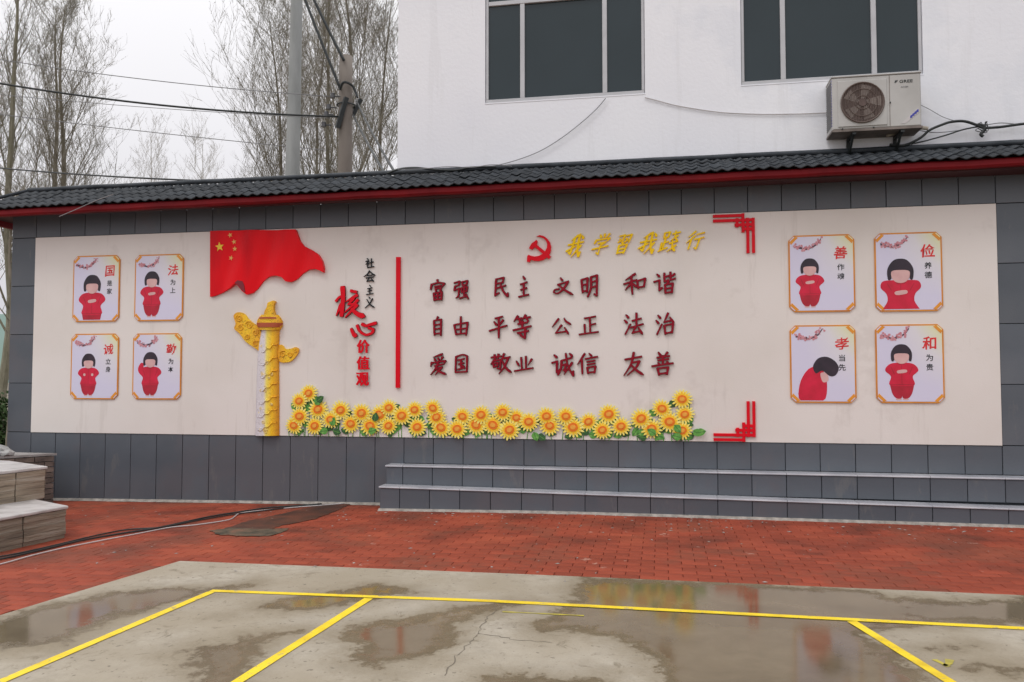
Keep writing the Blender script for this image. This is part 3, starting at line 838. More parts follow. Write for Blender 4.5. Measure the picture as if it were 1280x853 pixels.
for (A, B) in ((Vector(pp[0]), Vector(pp[2])), (Vector((-.6,-.30)), Vector(pp[0]))):
    d = (B-A); L = d.length; d.normalize(); nr = Vector((-d.y, d.x))
    if nr.dot(Vector((1, -1))) < 0: nr = -nr
    if A.x < 0: nr = Vector((0, 1))
    for r in range(9):
        u = -.1 if r % 2 else 0
        while u < L:
            a0, a1 = max(u, 0)+.004, min(u+.2, L)-.004
            if a1-a0 > .02:
                t = MB(); p0 = A+d*a0; p1 = A+d*a1; th = .012+random.uniform(-.004, .004)
                t.slab([tuple(p0-nr*.01), tuple(p1-nr*.01), tuple(p1+nr*th), tuple(p0+nr*th)], .02+r*.063, .02+r*.063+.055)
                t.build('brick', M['roughbrick'], plan)
            u += .2
# grey rocks lying on the planter
def rock(loc, s, label):
    bm = bmesh.new(); bmesh.ops.create_icosphere(bm, subdivisions=3, radius=1)
    sd = random.random()*50
    for v in bm.verts:
        k = 1+.35*noise.noise(v.co*1.7+Vector((sd, 0, 0)))+.14*noise.noise(v.co*5+Vector((0, sd, 0)))
        v.co = Vector((v.co.x*s[0]*k, v.co.y*s[1]*k, max(v.co.z, -.55)*s[2]*k))
    me = bpy.data.meshes.new('rock'); bm.to_mesh(me); bm.free()
    o = link('rock', me, M['rock']); o.location = loc
    tag(o, label, 'rock', 'rocks on the planter')
rock((-.20,-.66,.65), (.17,.12,.08), 'pale jagged rock lying on the planter cap nearest the tiled wall')
rock((-.48,-.92,.655), (.20,.14,.085), 'larger grey rock on the planter behind the pale jagged one')

# ------------------------------------------------------------------ glyphs and raised letters
glyph_cache = {}
def glyph(ch, off=0.0):
    k = (ch, off)
    if k in glyph_cache: return glyph_cache[k]
    cu = bpy.data.curves.new('glyph', 'FONT'); cu.body = ch; cu.size = 1; cu.extrude = 0; cu.offset = off; cu.resolution_u = 3
    o = bpy.data.objects.new('glyph', cu); C.objects.link(o)
    bpy.context.view_layer.update()
    dg = bpy.context.evaluated_depsgraph_get()
    me = bpy.data.meshes.new_from_object(o.evaluated_get(dg))
    V = [(v.co.x, v.co.y) for v in me.vertices]; Fc = [tuple(p.vertices) for p in me.polygons]
    bpy.data.objects.remove(o); bpy.data.curves.remove(cu); bpy.data.meshes.remove(me)
    glyph_cache[k] = (V, Fc); return V, Fc

def brush(V, slant=.12, rise=.10, amp=.0, seed=0.0, taper=0.0):
    out = []
    for x, y in V:
        q = Vector((x*2.3+seed, y*2.3, seed*.7))
        dx = amp*noise.noise(q); dy = amp*noise.noise(q+Vector((9, 3, 0)))
        dx += amp*.4*noise.noise(q*3); dy += amp*.4*noise.noise(q*3+Vector((5, 0, 0)))
        X = x+dx+slant*(y-.4); Y_ = y+dy+rise*(x-.5)+ .05*sin(x*4+seed)*rise*4
        out.append((X, Y_))
    return out

def add_glyph(mb, V, Fc, box, y_front, depth, m_face, m_side=None, ref=None):
    """fit outline V into box (cx, cz, w, h); extrude by its boundary edges"""
    rx = ref or V
    x0, x1 = min(v[0] for v in rx), max(v[0] for v in rx); y0, y1 = min(v[1] for v in rx), max(v[1] for v in rx)
    cx, cz, w, h = box
    P = [(cx+((x-x0)/(x1-x0)-.5)*w, cz+((y-y0)/(y1-y0)-.5)*h) for x, y in V]
    n = len(mb.v); k = len(P)
    mb.v += [(x, y_front, z) for x, z in P]
    cnt = {}
    for f in Fc:
        mb.f.append(tuple(n+i for i in f)); mb.m.append(m_face)
        for a, b in zip(f, f[1:]+f[:1]):
            cnt[(a, b)] = 1
    if depth > 0:
        mb.v += [(x, y_front+depth, z) for x, z in P]
        for (a, b) in cnt:
            if (b, a) not in cnt:
                mb.f.append((n+b, n+a, n+k+a, n+k+b)); mb.m.append(m_side if m_side is not None else m_face)

def letter(ch, px, size, face, side, label, group, yb=-.009, depth=.030, off=.010, nib=((.012,.008),), rim=.014, **kw):
    (cx, cz), (w, h) = px, size
    mb = MB(); sd = (ord(ch) % 97)*.37
    V0, F0 = glyph(ch, off)
    B0 = brush(V0, seed=sd, **kw)
    if rim:
        V1, F1 = glyph(ch, off+rim); B1 = brush(V1, seed=sd, **kw)
        add_glyph(mb, B1, F1, (cx, cz, w*(1+rim*2), h*(1+rim*2)), yb-depth+.004, depth-.005, 1, 1)
    k = 0
    for dx, dz in ((0, 0),)+nib+tuple((-a, -b_) for a, b_ in nib):
        add_glyph(mb, B0, F0, (cx+dx*w, cz+dz*h, w, h), yb-depth-.0004*k, .006, 0, 1); k += 1
    o = mb.build('letter', [M[face], M[side]])
    return tag(o, label, 'letter', group)

STROKES = {
 '富': '48,0 52,12/12,20 6,44/12,22 55,14 94,18/94,18 80,34/32,33 72,28/38,42 40,54/38,42 72,38 70,52/26,64 30,98/26,64 78,58 76,95/52,60 52,92/32,78 74,74/32,95 76,92',
 '强': '8,14 42,6 38,26/14,32 38,26/14,32 8,54/8,54 40,44 36,84/36,84 22,92/58,10 62,30/58,10 92,4 88,26/62,28 88,24/54,42 58,66/54,42 92,36 88,60/56,64 88,60/72,30 72,88/44,96 92,84/84,74 98,98',
 '民': '22,10 72,2 66,28/28,32 66,26/24,10 18,92/18,92 42,78/24,56 84,42/50,28 66,66 96,98/96,98 98,80',
 '主': '46,0 64,14/20,38 84,28/24,64 80,56/52,34 52,90/4,98 98,88',
 '文': '38,0 48,16/24,38 78,20/76,22 52,62 24,86 4,80 10,66 30,62/26,36 56,66 98,94',
 '明': '8,22 14,80/8,22 42,14 38,78/16,46 38,42/16,76 38,72/60,10 60,60 42,100/60,10 94,2 92,96/92,96 78,88/62,34 90,28/62,58 90,52',
 '和': '54,2 12,30/2,52 60,32/36,18 40,100/36,48 10,78/42,50 58,66/62,36 66,74/62,38 98,26 92,66/66,70 94,64',
 '谐': '16,8 28,20/2,44 28,36 26,84/26,84 40,72/48,24 70,16/50,4 50,44/50,44 68,36/98,8 78,24/78,0 78,36/78,36 100,30/70,42 58,56/52,58 54,98/52,58 88,52 84,96/54,77 84,73/54,96 84,92',
 '自': '54,0 36,16/14,20 18,96/14,20 86,14 84,98/24,43 80,39/24,65 80,61/22,90 80,86',
 '由': '8,42 20,94/8,42 94,30 84,96/50,0 50,90/20,67 86,60/20,92 84,86',
 '平': '34,10 74,2/28,26 42,42/78,18 58,42/2,68 98,44/54,8 54,100',
 '等': '28,4 8,24/26,16 48,13/36,18 40,30/70,0 54,18/68,12 94,9/76,14 84,27/28,38 80,31/52,26 52,52/2,64 98,47/26,76 84,67/68,54 66,98/66,98 52,90/38,78 48,89',
 '公': '34,6 2,52/64,4 74,22 98,40/50,44 18,92/18,92 78,82/66,60 86,98',
 '正': '28,12 86,2/56,10 58,88/58,47 86,40/28,44 30,88/0,97 100,84',
 '法': '10,8 24,22/2,32 16,46/6,98 32,52/42,36 88,25/64,0 64,58/34,68 98,51/62,62 42,92/42,92 84,84/74,68 94,98',
 '治': '12,10 26,24/2,34 16,48/6,98 32,52/66,0 44,42/44,42 86,34/76,20 96,46/46,58 50,98/46,58 92,50 86,92/50,94 88,88',
 '爱': '76,0 22,14/24,22 32,33/46,19 54,30/78,14 66,30/8,40 2,58/8,43 96,33/96,33 86,47/28,58 78,50/50,42 30,74 4,98/40,70 74,64/74,64 34,98/40,76 66,88 98,98',
 '国': '14,14 10,94/12,14 60,2 92,10 90,90/28,31 70,24/32,52 68,46/50,28 50,76/26,80 74,71/58,58 70,67/10,94 90,91',
 '敬': '2,19 50,12/18,5 22,25/38,2 34,23/20,28 2,50/18,36 50,29 46,78/46,78 32,72/12,49 16,68/12,49 35,45 33,62/16,65 34,60/66,0 52,38/60,24 94,17/86,20 68,64 42,98/58,38 74,70 100,93',
 '业': '36,8 40,84/62,0 62,80/10,32 24,62/94,18 76,54/0,98 100,78',
 '诚': '10,8 24,20/0,43 24,36 22,86/22,86 40,70/44,34 92,20/44,34 42,66 28,96/46,54 64,49 60,80/60,80 52,74/64,2 74,56 98,100/98,100 98,80/94,42 58,92/82,2 94,14',
 '信': '36,0 2,50/22,30 24,98/58,0 70,12/40,26 98,15/48,40 86,34/48,54 86,48/48,68 52,97/48,68 88,62 84,94/52,93 84,89',
 '友': '8,31 90,18/52,0 38,50 4,98/38,46 80,38/80,38 62,66 22,97/38,54 62,76 98,97',
 '善': '32,0 42,14/74,0 60,15/26,23 82,16/30,35 78,29/52,14 52,54/2,60 98,47/30,45 36,54/74,41 66,51/28,70 34,98/28,70 76,64 70,95/34,93 72,89',
 '核': '2,45 14,32 26,30:.10/24,0 26,40 21,92:.15/20,55 5,88:.11/52,13 70,17:.12/74,27 56,36 38,46:.09/62,36 44,56:.10/44,56 70,54:.08/76,42 58,60 34,80:.09/74,58 58,74 37,95:.10/56,72 76,88 97,95:.15',
 '心': '2,46 12,82 22,92:.15/25,22 36,62 60,86 84,72 88,50 70,40:.13/44,14 60,26 72,20 98,8:.14',
 '社': '20,2 34,14/6,32 42,25 8,62/28,44 28,98/32,46 44,58/50,46 92,38/70,6 70,88/42,94 98,85',
 '会': '50,0 30,30 2,50/50,2 74,28 98,42/32,43 70,39/18,64 86,55/46,62 26,94/26,94 76,86/64,70 86,98',
 '义': '42,0 54,14/80,14 50,60 6,96/22,20 54,66 98,94',
 '我': '52,4 18,24/2,46 98,34/34,18 34,86/34,86 18,78/2,74 52,52/60,0 72,60 96,98/96,98 98,78/90,48 50,96/76,6 92,20',
 '学': '26,4 38,18/52,0 56,15/84,0 70,19/12,28 6,46/12,30 94,21/94,21 80,36/30,46 74,40/74,40 50,56 52,98/52,98 36,90/2,74 98,58',
 '習': '10,8 44,2 40,42/14,22 28,27/12,40 30,31/56,6 92,0 86,40/58,20 74,25/58,38 74,29/52,42 38,54/26,56 30,98/26,56 80,50 74,96/30,76 74,71/30,95 74,90',
 '踐': '8,8 12,34/8,8 36,4 34,30/12,32 34,28/22,34 22,84/24,56 44,51/8,56 10,90/2,98 48,80/54,14 94,6/68,0 72,26 90,46/88,22 58,44/52,60 96,50/66,46 76,78 98,98/94,70 56,98/84,42 94,52',
 '行': '36,0 4,30/40,24 2,62/24,44 24,98/50,18 92,9/44,46 98,35/74,40 72,98/72,98 58,90',
}

def stroke_mesh(ch, w, h, wb, grow=0.0):
    """brush strokes as tapered ribbons, returned as quads in metres centred on the character"""
    V, Fc = [], []
    big = max(w, h)
    for st_ in STROKES[ch].split('/'):
        base = wb
        if ':' in st_: st_, b_ = st_.split(':'); base = float(b_)
        pts = [tuple(float(q) for q in t.split(',')) for t in st_.split()]
        pts = [((x/100-.5)*w, (.5-y/100)*h) for x, y in pts]
        # cut at sharp corners
        runs = [[pts[0]]]
        for i in range(1, len(pts)):
            runs[-1].append(pts[i])
            if i < len(pts)-1:
                a = Vector(pts[i])-Vector(pts[i-1]); b = Vector(pts[i+1])-Vector(pts[i])
                if a.angle(b) > radians(55): runs.append([pts[i]])
        for ri, rn in enumerate(runs):
            P = smooth_poly(rn, 6, closed=False) if len(rn) > 2 else [tuple(Vector(rn[0]).lerp(Vector(rn[1]), i/6)) for i in range(7)]
            m = len(P); total = Vector(rn[-1])-Vector(rn[0])
            left = total.x < -abs(total.y)*.25 and total.y < 0
            right = total.x > abs(total.y)*.5 and total.y < 0 and abs(total.y) > .25*abs(total.x)
            vert = abs(total.x) < abs(total.y)*.3
            n0 = len(V)
            for i, p in enumerate(P):
                u = i/(m-1)
                t = (Vector(P[min(i+1, m-1)])-Vector(P[max(i-1, 0)])).normalized(); nr = Vector((-t.y, t.x))
                if left: k_ = 1.12-.78*u**1.3
                elif right: k_ = .62+.62*u if u < .85 else 1.12-.7*(u-.85)/.15
                elif vert: k_ = 1.16-.14*sin(pi*u)-.22*u
                else: k_ = .92-.26*sin(pi*u)
                if u in (0.0, 1.0): k_ *= .72
                wd_ = base*big*k_*.5+grow
                off_ = 0
                pp = Vector(p)
                if i == 0: pp = pp-t*(base*big*.20+grow)
                if i == m-1: pp = pp+t*(base*big*(.22 if not left else .4)+grow)
                V.append(tuple(pp+nr*wd_)); V.append(tuple(pp-nr*wd_))
            for i in range(m-1):
                q = n0+2*i
                Fc.append((q, q+1, q+3, q+2))
    return V, Fc

def add_strokes(mb, V, Fc, cx, cz, y_front, depth, m_face, m_side, shear=0.0, step_=0.0):
    n = len(mb.v); k = len(V)
    mb.v += [(cx+x+shear*z, y_front, cz+z) for x, z in V]+[(cx+x+shear*z, y_front+depth, cz+z) for x, z in V]
    cnt = set()
    for f in Fc:
        for a, b in zip(f, f[1:]+f[:1]): cnt.add((a, b))
    for i, f in enumerate(Fc):
        mb.f.append(tuple(n+j for j in f)); mb.m.append(m_face)
    for (a, b) in cnt:
        if (b, a) not in cnt:
            mb.f.append((n+b, n+a, n+k+a, n+k+b)); mb.m.append(m_side)
    # each stroke a hair in front of the one before it
    seen = 0; lev = 0
    for i, f in enumerate(Fc):
        if f[0] != seen: lev += 1
        seen = f[2+1] if False else f[3]
        for j in f: mb.v[n+j] = (mb.v[n+j][0], y_front-.0003*lev, mb.v[n+j][2])

def brush_letter(ch, pos, size, face, side, label, group, wb=.125, depth=.030, rim=.0025, shear=0.0):
    (cx, cz), (w, h) = pos, size
    mb = MB()
    if rim:
        V, Fc = stroke_mesh(ch, w*.90, h*.90, wb, rim); add_strokes(mb, V, Fc, cx, cz, -.009-depth+.006, depth-.007, 1, 1, shear)
    V, Fc = stroke_mesh(ch, w*.90, h*.90, wb); add_strokes(mb, V, Fc, cx, cz, -.009-depth, .006 if rim else depth-.001, 0, 1, shear)
    o = mb.build('letter', [M[face], M[side]])
    return tag(o, label, 'letter', group)

g1 = 'maroon value words on the mural'
rows = [
 ('富', (4.813,2.473), 'first maroon character of the top row, 富 of 富强'), ('强', (5.08,2.476), 'second maroon character of the top row, 强 of 富强'),
 ('民', (5.527,2.494), 'third maroon character of the top row, 民 of 民主'), ('主', (5.787,2.493), 'maroon 主 of 民主 in the top row, left of 文明'),
 ('文', (6.221,2.484), 'maroon 文 of 文明 in the top row with a sweeping right stroke'), ('明', (6.505,2.489), 'maroon 明 of 文明 in the top row below the gold letters'),
 ('和', (6.99,2.503), 'maroon 和 of 和谐, second from the right end of the top row'), ('谐', (7.304,2.502), 'maroon 谐 at the right end of the top row'),
 ('自', (4.815,2.071), 'maroon 自 of 自由 at the left end of the middle row'), ('由', (5.081,2.068), 'maroon 由 of 自由, second in the middle row'),
 ('平', (5.503,2.056), 'maroon 平 of 平等, third in the middle row'), ('等', (5.77,2.053), 'maroon 等 of 平等, fourth in the middle row'),
 ('公', (6.205,2.058), 'maroon 公 of 公正, fifth in the middle row'), ('正', (6.498,2.06), 'maroon 正 of 公正, sixth in the middle row'),
 ('法', (6.979,2.072), 'maroon 法 of 法治, second from the right end of the middle row'), ('治', (7.308,2.068), 'maroon 治 at the right end of the middle row'),
 ('爱', (4.825,1.647), 'maroon 爱 of 爱国 at the left end of the bottom row'), ('国', (5.086,1.652), 'maroon boxed 国 of 爱国, second in the bottom row'),
 ('敬', (5.535,1.652), 'maroon 敬 of 敬业, third in the bottom row'), ('业', (5.788,1.65), 'maroon 业 of 敬业, fourth in the bottom row'),
 ('诚', (6.216,1.642), 'maroon 诚 of 诚信, fifth in the bottom row'), ('信', (6.485,1.647), 'maroon 信 of 诚信, sixth in the bottom row'),
 ('友', (6.973,1.645), 'maroon 友 of 友善, second from the right end of the bottom row'), ('善', (7.276,1.644), 'maroon 善 at the right end of the bottom row'),
]
SZ = {'富':(22,29),'强':(22,26),'民':(22,27),'主':(14,28),'文':(27,24),'明':(24,29),'和':(29,27),'谐':(28,28),'自':(14,26),'由':(22,26),'平':(25,29),'等':(25,32),
      '公':(25,22),'正':(25,25),'法':(25,28),'治':(24,28),'爱':(22,28),'国':(20,26),'敬':(28,27),'业':(25,20),'诚':(29,30),'信':(27,27),'友':(26,30),'善':(28,30)}
def ppm(x): return 103.5 + (x-0)*(136-88)/10.5*.62     # rough pixels per metre along the wall, only used for letter sizes
for ch, pos, lab in rows:
    w, h = SZ[ch]; k = 1/115.0
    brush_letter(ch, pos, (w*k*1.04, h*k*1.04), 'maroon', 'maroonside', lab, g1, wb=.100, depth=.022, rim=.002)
g2 = 'small black heading characters'
for ch, pos, (w, h), lab in (('社', (4.012,2.8), (12.5,13.5), 'small black 社 at the top of the vertical heading'),
        ('会', (4.013,2.649), (16,15), 'small black 会, second of the vertical heading'),
        ('主', (4.014,2.495), (10,13), 'small black 主, third of the vertical heading'),
        ('义', (4.015,2.35), (14,15), 'small black 义 beside the big red 核')):
    brush_letter(ch, pos, (w/106, h/106), 'blackletter', 'blackletter', lab, g2, wb=.115, rim=0, depth=.014)
g3 = 'large red brush characters of the heading'
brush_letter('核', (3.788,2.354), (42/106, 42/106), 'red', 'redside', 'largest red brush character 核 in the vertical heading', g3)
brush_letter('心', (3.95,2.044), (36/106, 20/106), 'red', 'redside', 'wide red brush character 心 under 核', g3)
g4 = 'small red characters of the heading'
for ch, pos, lab in (('价', (3.949,1.852), 'small red 价 directly below the brush 心'), ('值', (3.947,1.665), 'small red 值 between 价 and 观'), ('观', (3.942,1.483), 'small red 观 at the foot of the vertical heading')):
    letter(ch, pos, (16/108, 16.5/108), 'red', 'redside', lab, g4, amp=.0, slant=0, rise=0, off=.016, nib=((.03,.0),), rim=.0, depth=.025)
g5 = 'gold brush characters across the top'
for ch, pos, (w, h), lab in (('我', (6.354,2.929), (21,31), 'gold brush 我 next to the red emblem'), ('学', (6.636,2.936), (22,28), 'gold brush 学, second of the gold row'),
        ('習', (6.869,2.929), (20,26), 'gold brush 習, third of the gold row'), ('我', (7.133,2.934), (22,29), 'gold brush 我 in the middle of the gold row, left of 践'),
        ('踐', (7.362,2.946), (24,27), 'gold brush 踐, fifth of the gold row'), ('行', (7.628,2.949), (22,24), 'gold brush 行 at the right end of the gold row')):
    brush_letter(ch, pos, (w/118, h/112), 'gold', 'gold', lab, g5, wb=.105, rim=.0, depth=.016, shear=.34)

bar = MB(); bp_ = [(4.33,2.859),(4.381,2.858),(4.382,1.385),(4.333,1.385)]
bar.prism(bp_, -.034, -.009); tag(bar.build('red_bar', M['red']), 'tall thin red bar dividing the vertical heading from the value words', 'bar')

# hammer and sickle emblem
em = tag(empty('party_emblem', ((5.958,2.903)[0], -.01, (5.958,2.903)[1])), 'red hammer and sickle emblem left of the gold characters', 'emblem')
sk = [(5.932,3.044),(5.972,3.055),(6.011,3.045),(6.051,3.015),(6.08,2.975),(6.093,2.93),(6.091,2.882),(6.077,2.843),(6.046,2.808),(6.006,2.782),(5.958,2.771),(5.909,2.774),(5.869,2.788),(5.857,2.76),(5.826,2.769),(5.83,2.827),(5.842,2.843),(5.874,2.831),(5.914,2.822),(5.958,2.827),(5.998,2.847),(6.029,2.877),(6.048,2.914),(6.052,2.953),(6.038,2.991),(6.01,3.02),(5.972,3.037)]
e1 = MB(); e1.prism(sk, -.034, -.009); e1.build('sickle', M['red'], em)
e2 = MB(); e2.prism([(5.933,3.005),(5.946,2.983),(5.934,2.945),(5.883,2.897),(5.849,2.914),(5.878,2.966),(5.905,2.984)], -.0355, -.009)
e2.prism([(5.936,2.952),(6.092,2.818),(6.069,2.789),(5.914,2.926)], -.0365, -.010); e2.build('hammer', M['red'], em)

# red lattice corner brackets
def bracket(flip, label):
    # bars in pixels of the upper bracket; converted once below
    pass
def bars(name, lst, label, anchor):
    r = tag(empty(name, (anchor[0], -.01, anchor[1])), label, 'bracket', 'red lattice corner brackets')
    for i, ((xa, za), (xb, zb)) in enumerate(lst):
        t = MB(); yf = -.030-.0012*(i % 2)-.0002*i
        t.box((min(xa, xb), yf, min(za, zb)), (max(xa, xb), -.009+.0003*i, max(za, zb)), ch=.002); t.build('lattice_bar', M['red'], r)
T = .030
ux, uz = (8.232,3.217)
def lat(ox, oz, sx, sz):
    """lattice laid out from the outer corner of the bracket; sx, sz: -1/+1 directions into the panel"""
    L = []
    def h(x0, x1, z): L.append(((ox+sx*x0, oz+sz*(z-T/2)), (ox+sx*x1, oz+sz*(z+T/2))))
    def v(z0, z1, x): L.append(((ox+sx*(x-T/2), oz+sz*z0), (ox+sx*(x+T/2), oz+sz*z1)))
    h(.10, .42, .020); h(.0, .42, .070); h(.02, .20, .120); h(.02, .13, .165)
    v(.0, .20, .115); v(.05, .42, .068); v(.05, .42, .012); v(.05, .145, .175)
    return L
bars('corner_bracket', lat(ux, uz, -1, -1), 'red lattice bracket at the upper right above the maroon words', (ux, uz))
lx, lz = (8.213,0.835)
bars('corner_bracket', lat(lx, lz, -1, 1), 'red lattice bracket standing at the bottom edge of the panel beside the sunflowers', (lx, lz))

# ------------------------------------------------------------------ flag
fl = [(2.033,3.231),(2.398,3.224),(2.803,3.215),(3.123,3.208),(3.144,3.153),(3.174,3.077),(3.224,3.014),(3.324,2.965),(3.403,2.912),(3.453,2.837),(3.473,2.753),(3.469,2.702),(3.429,2.724),(3.365,2.746),(3.287,2.741),(3.208,2.698),(3.14,2.635),(3.071,2.602),(3.011,2.609),(2.961,2.659),(2.881,2.681),(2.791,2.67),(2.721,2.621),(2.652,2.538),(2.592,2.485),(2.521,2.466),(2.465,2.509),(2.418,2.566),(2.377,2.6),(2.306,2.545),(2.205,2.494),(2.103,2.458),(2.046,2.45)]
flag = tag(empty('flag_relief', (fl[0][0], -.01, fl[0][1])), 'waving red flag cutout with five yellow stars at the top left of the mural', 'flag')
def flag_depth(x, z):
    u = x-fl[0][0]; v = fl[0][1]-z
    s = u+.22*v*1.2
    k = min(1, u/.25)
    return -.034-.034*k*(.5+.5*sin(2*pi*(s/.50)+.8)) - .004*k*sin(2*pi*(s/.23)+v*2)
def flag_mesh():
    bm = bmesh.new()
    vs = [bm.verts.new((x, 0, z)) for x, z in fl]
    f = bm.faces.new(vs)
    xs = [p[0] for p in fl]; zs = [p[1] for p in fl]
    x = min(xs)+.03
    while x < max(xs): bmesh.ops.bisect_plane(bm, geom=bm.verts[:]+bm.edges[:]+bm.faces[:], plane_co=(x, 0, 0), plane_no=(1, 0, 0)); x += .03
    z = min(zs)+.06
    while z < max(zs): bmesh.ops.bisect_plane(bm, geom=bm.verts[:]+bm.edges[:]+bm.faces[:], plane_co=(0, 0, z), plane_no=(0, 0, 1)); z += .06
    bmesh.ops.triangulate(bm, faces=bm.faces[:])
    bm.normal_update()
    if sum(f.normal.y for f in bm.faces) > 0: bmesh.ops.reverse_faces(bm, faces=bm.faces[:])
    edges = [e for e in bm.edges if e.is_boundary]
    top = list(bm.verts)
    r = bmesh.ops.extrude_edge_only(bm, edges=edges)
    new = [g_ for g_ in r['geom'] if isinstance(g_, bmesh.types.BMVert)]
    for v in top: v.co.y = flag_depth(v.co.x, v.co.z)
    for v in new: v.co.y = -.009
    bmesh.ops.recalc_face_normals(bm, faces=bm.faces[:])
    me = bpy.data.meshes.new('flag_cloth'); bm.to_mesh(me); bm.free(); return me
fo = link('flag_cloth', flag_mesh(), M['flag'], flag, smooth=False)
def star(cx, cz, r, rot, name, mat):
    P = []
    for i in range(10):
        a = rot+pi/2+i*pi/5; q = r if i % 2 == 0 else r*.42
        P.append((cx+q*cos(a), cz+q*sin(a)))
    t = MB(); y = min(flag_depth(x, z) for x, z in P)-.004
    t.prism(P, y, y+.012); t.build(name, M[mat], flag)
star(*(2.165,3.037), .058, .1, 'star', 'star')
for px_, rt_ in (((2.296,3.171), .4), ((2.345,3.091), .2), ((2.36,3.007), 0), ((2.311,2.901), -.3)): star(*px_, .031, rt_, 'star', 'starpale')
t = MB(); t.prism([(2.377,2.604),(2.412,2.635),(2.473,2.621),(2.494,2.579),(2.509,2.489),(2.47,2.515),(2.422,2.567)], -.068, -.009); t.build('fold', M['flagdark'], flag)

# ------------------------------------------------------------------ ornamental column cutout
oc = tag(empty('ornamental_column', ((2.776,0.827)[0], -.01, (2.776,0.827)[1])), 'white and gold carved ceremonial column cutout with cloud boards below the flag', 'column relief')
def half_round(outl_l, outl_r, y0, bulge, name, mat, k=10):
    """relief between a left and a right edge polyline, bulging to the front"""
    t = MB(); rows_ = len(outl_l)
    for (xl, z), (xr, z2) in zip(outl_l, outl_r):
        for i in range(k+1):
            u = i/k; a = (u-.5)*2
            t.v.append((xl+(xr-xl)*u, y0-bulge*sqrt(max(0, 1-a*a)), z+(z2-z)*u))
    for r in range(rows_-1):
        for i in range(k):
            p = r*(k+1)+i; t.f.append((p, p+1, p+k+2, p+k+1)); t.m.append(0)
    n = len(t.v)
    # sides back to the panel
    for r in range(rows_):
        t.v.append((outl_l[r][0], -.009, outl_l[r][1])); t.v.append((outl_r[r][0], -.009, outl_r[r][1]))
    for r in range(rows_-1):
        t.f.append((r*(k+1), (r+1)*(k+1), n+2*(r+1), n+2*r)); t.m.append(0)
        t.f.append(((r+1)*(k+1)+k, r*(k+1)+k, n+2*r+1, n+2*(r+1)+1)); t.m.append(0)
    return t.build(name, M[mat], oc, smooth=True)
half_round([(2.638,0.829),(2.642,1.242),(2.652,1.706),(2.667,1.893),(2.699,2.06)], [(2.933,0.833),(2.927,1.243),(2.919,1.705),(2.917,1.891),(2.923,2.058)], -.02, .045, 'shaft', 'shaft')
half_round([(2.669,2.051),(2.648,2.093),(2.643,2.154),(2.662,2.191),(2.696,2.228)], [(2.929,2.048),(2.958,2.09),(2.959,2.15),(2.937,2.188),(2.907,2.225)], -.03, .06, 'capital', 'goldcarve')
half_round([(2.658,2.081),(2.646,2.111),(2.643,2.134)], [(2.946,2.078),(2.958,2.108),(2.96,2.13)], -.036, .066, 'capital_band', 'capred')
half_round([(2.667,2.18),(2.673,2.199)], [(2.931,2.177),(2.925,2.195)], -.036, .063, 'capital_band', 'capred')
t = MB(); t.prism(smooth_poly([(2.752,2.218),(2.751,2.274),(2.775,2.316),(2.785,2.363),(2.825,2.381),(2.86,2.39),(2.879,2.373),(2.861,2.343),(2.86,2.282),(2.873,2.217)], 4), -.052, -.009); t.build('beast_finial', M['goldcarve'], oc)
t = MB(); t.prism(smooth_poly([(2.347,2.214),(2.377,2.255),(2.433,2.262),(2.49,2.239),(2.531,2.189),(2.583,2.144),(2.646,2.102),(2.695,2.037),(2.703,1.92),(2.694,1.804),(2.611,1.851),(2.505,1.918),(2.423,2.016),(2.359,2.07),(2.374,2.134)], 4), -.030, -.009); t.build('cloud_board', M['goldcarve'], oc)
def scroll(cx, cz, r, y, turns=1.6, a0=0.0, th=.007, sgn=1):
    t_ = MB(); n_ = 26
    t_.tube([(cx+sgn*r*(1-.82*i/n_)*cos(a0+2*pi*turns*i/n_), y, cz+r*(1-.82*i/n_)*sin(a0+2*pi*turns*i/n_)) for i in range(n_+1)], [th*(1-.4*i/n_) for i in range(n_+1)], 5)
    return t_.build('cloud_scroll', M['scrollgold'], oc, smooth=True)
for (x_, z_), r_, a_, g_ in (((2.424,2.195), .045, 2.2, 1), ((2.446,2.082), .040, 1.0, 1), ((2.547,2.109), .048, .4, -1), ((2.529,1.978), .036, 3.0, 1), ((2.629,2.024), .042, 1.8, -1), ((2.631,1.893), .036, .6, 1),
        ((2.972,1.77), .040, .9, 1), ((3.061,1.769), .036, 2.6, -1), ((3.13,1.806), .020, 1.2, 1)):
    scroll(x_, z_, r_, -.032, a0=a_, sgn=g_)
# the dragon coiling up the shaft, in raised bands with small claws and clouds
shx, shz0 = (2.791,0.837)
shz1 = (2.804,2.04)[1]
dg_ = MB(); n_ = 90
def shaft_y(f): return -.022-.045*sqrt(max(0, 1-f*f))
Hs = shz1-shz0
for k_ in range(7):      # front halves of the coil
    P = []; Rr = []
    for i in range(15):
        f = -0.96+1.92*i/14
        z = shz0+Hs*(.03+.125*k_+.10*(i/14))+.012*sin(i*1.3)
        wv = .126-.020*((z-shz0)/Hs); cxs = shx+.020*((z-shz0)/Hs)
        P.append((cxs+f*wv, shaft_y(f)-.002, z)); Rr.append(.0075+.002*sin(i*.9+k_))
    dg_.tube(P, Rr, 6)
    for i in range(2, 13, 2):
        x, y, z = P[i]; dg_.tube([(x, y, z), (x-.016, y-.006, z+.030)], [.006, .002], 4)
dg_.build('coiling_dragon', M['shaft'], oc, smooth=True)
rr_ = random.Random(9)
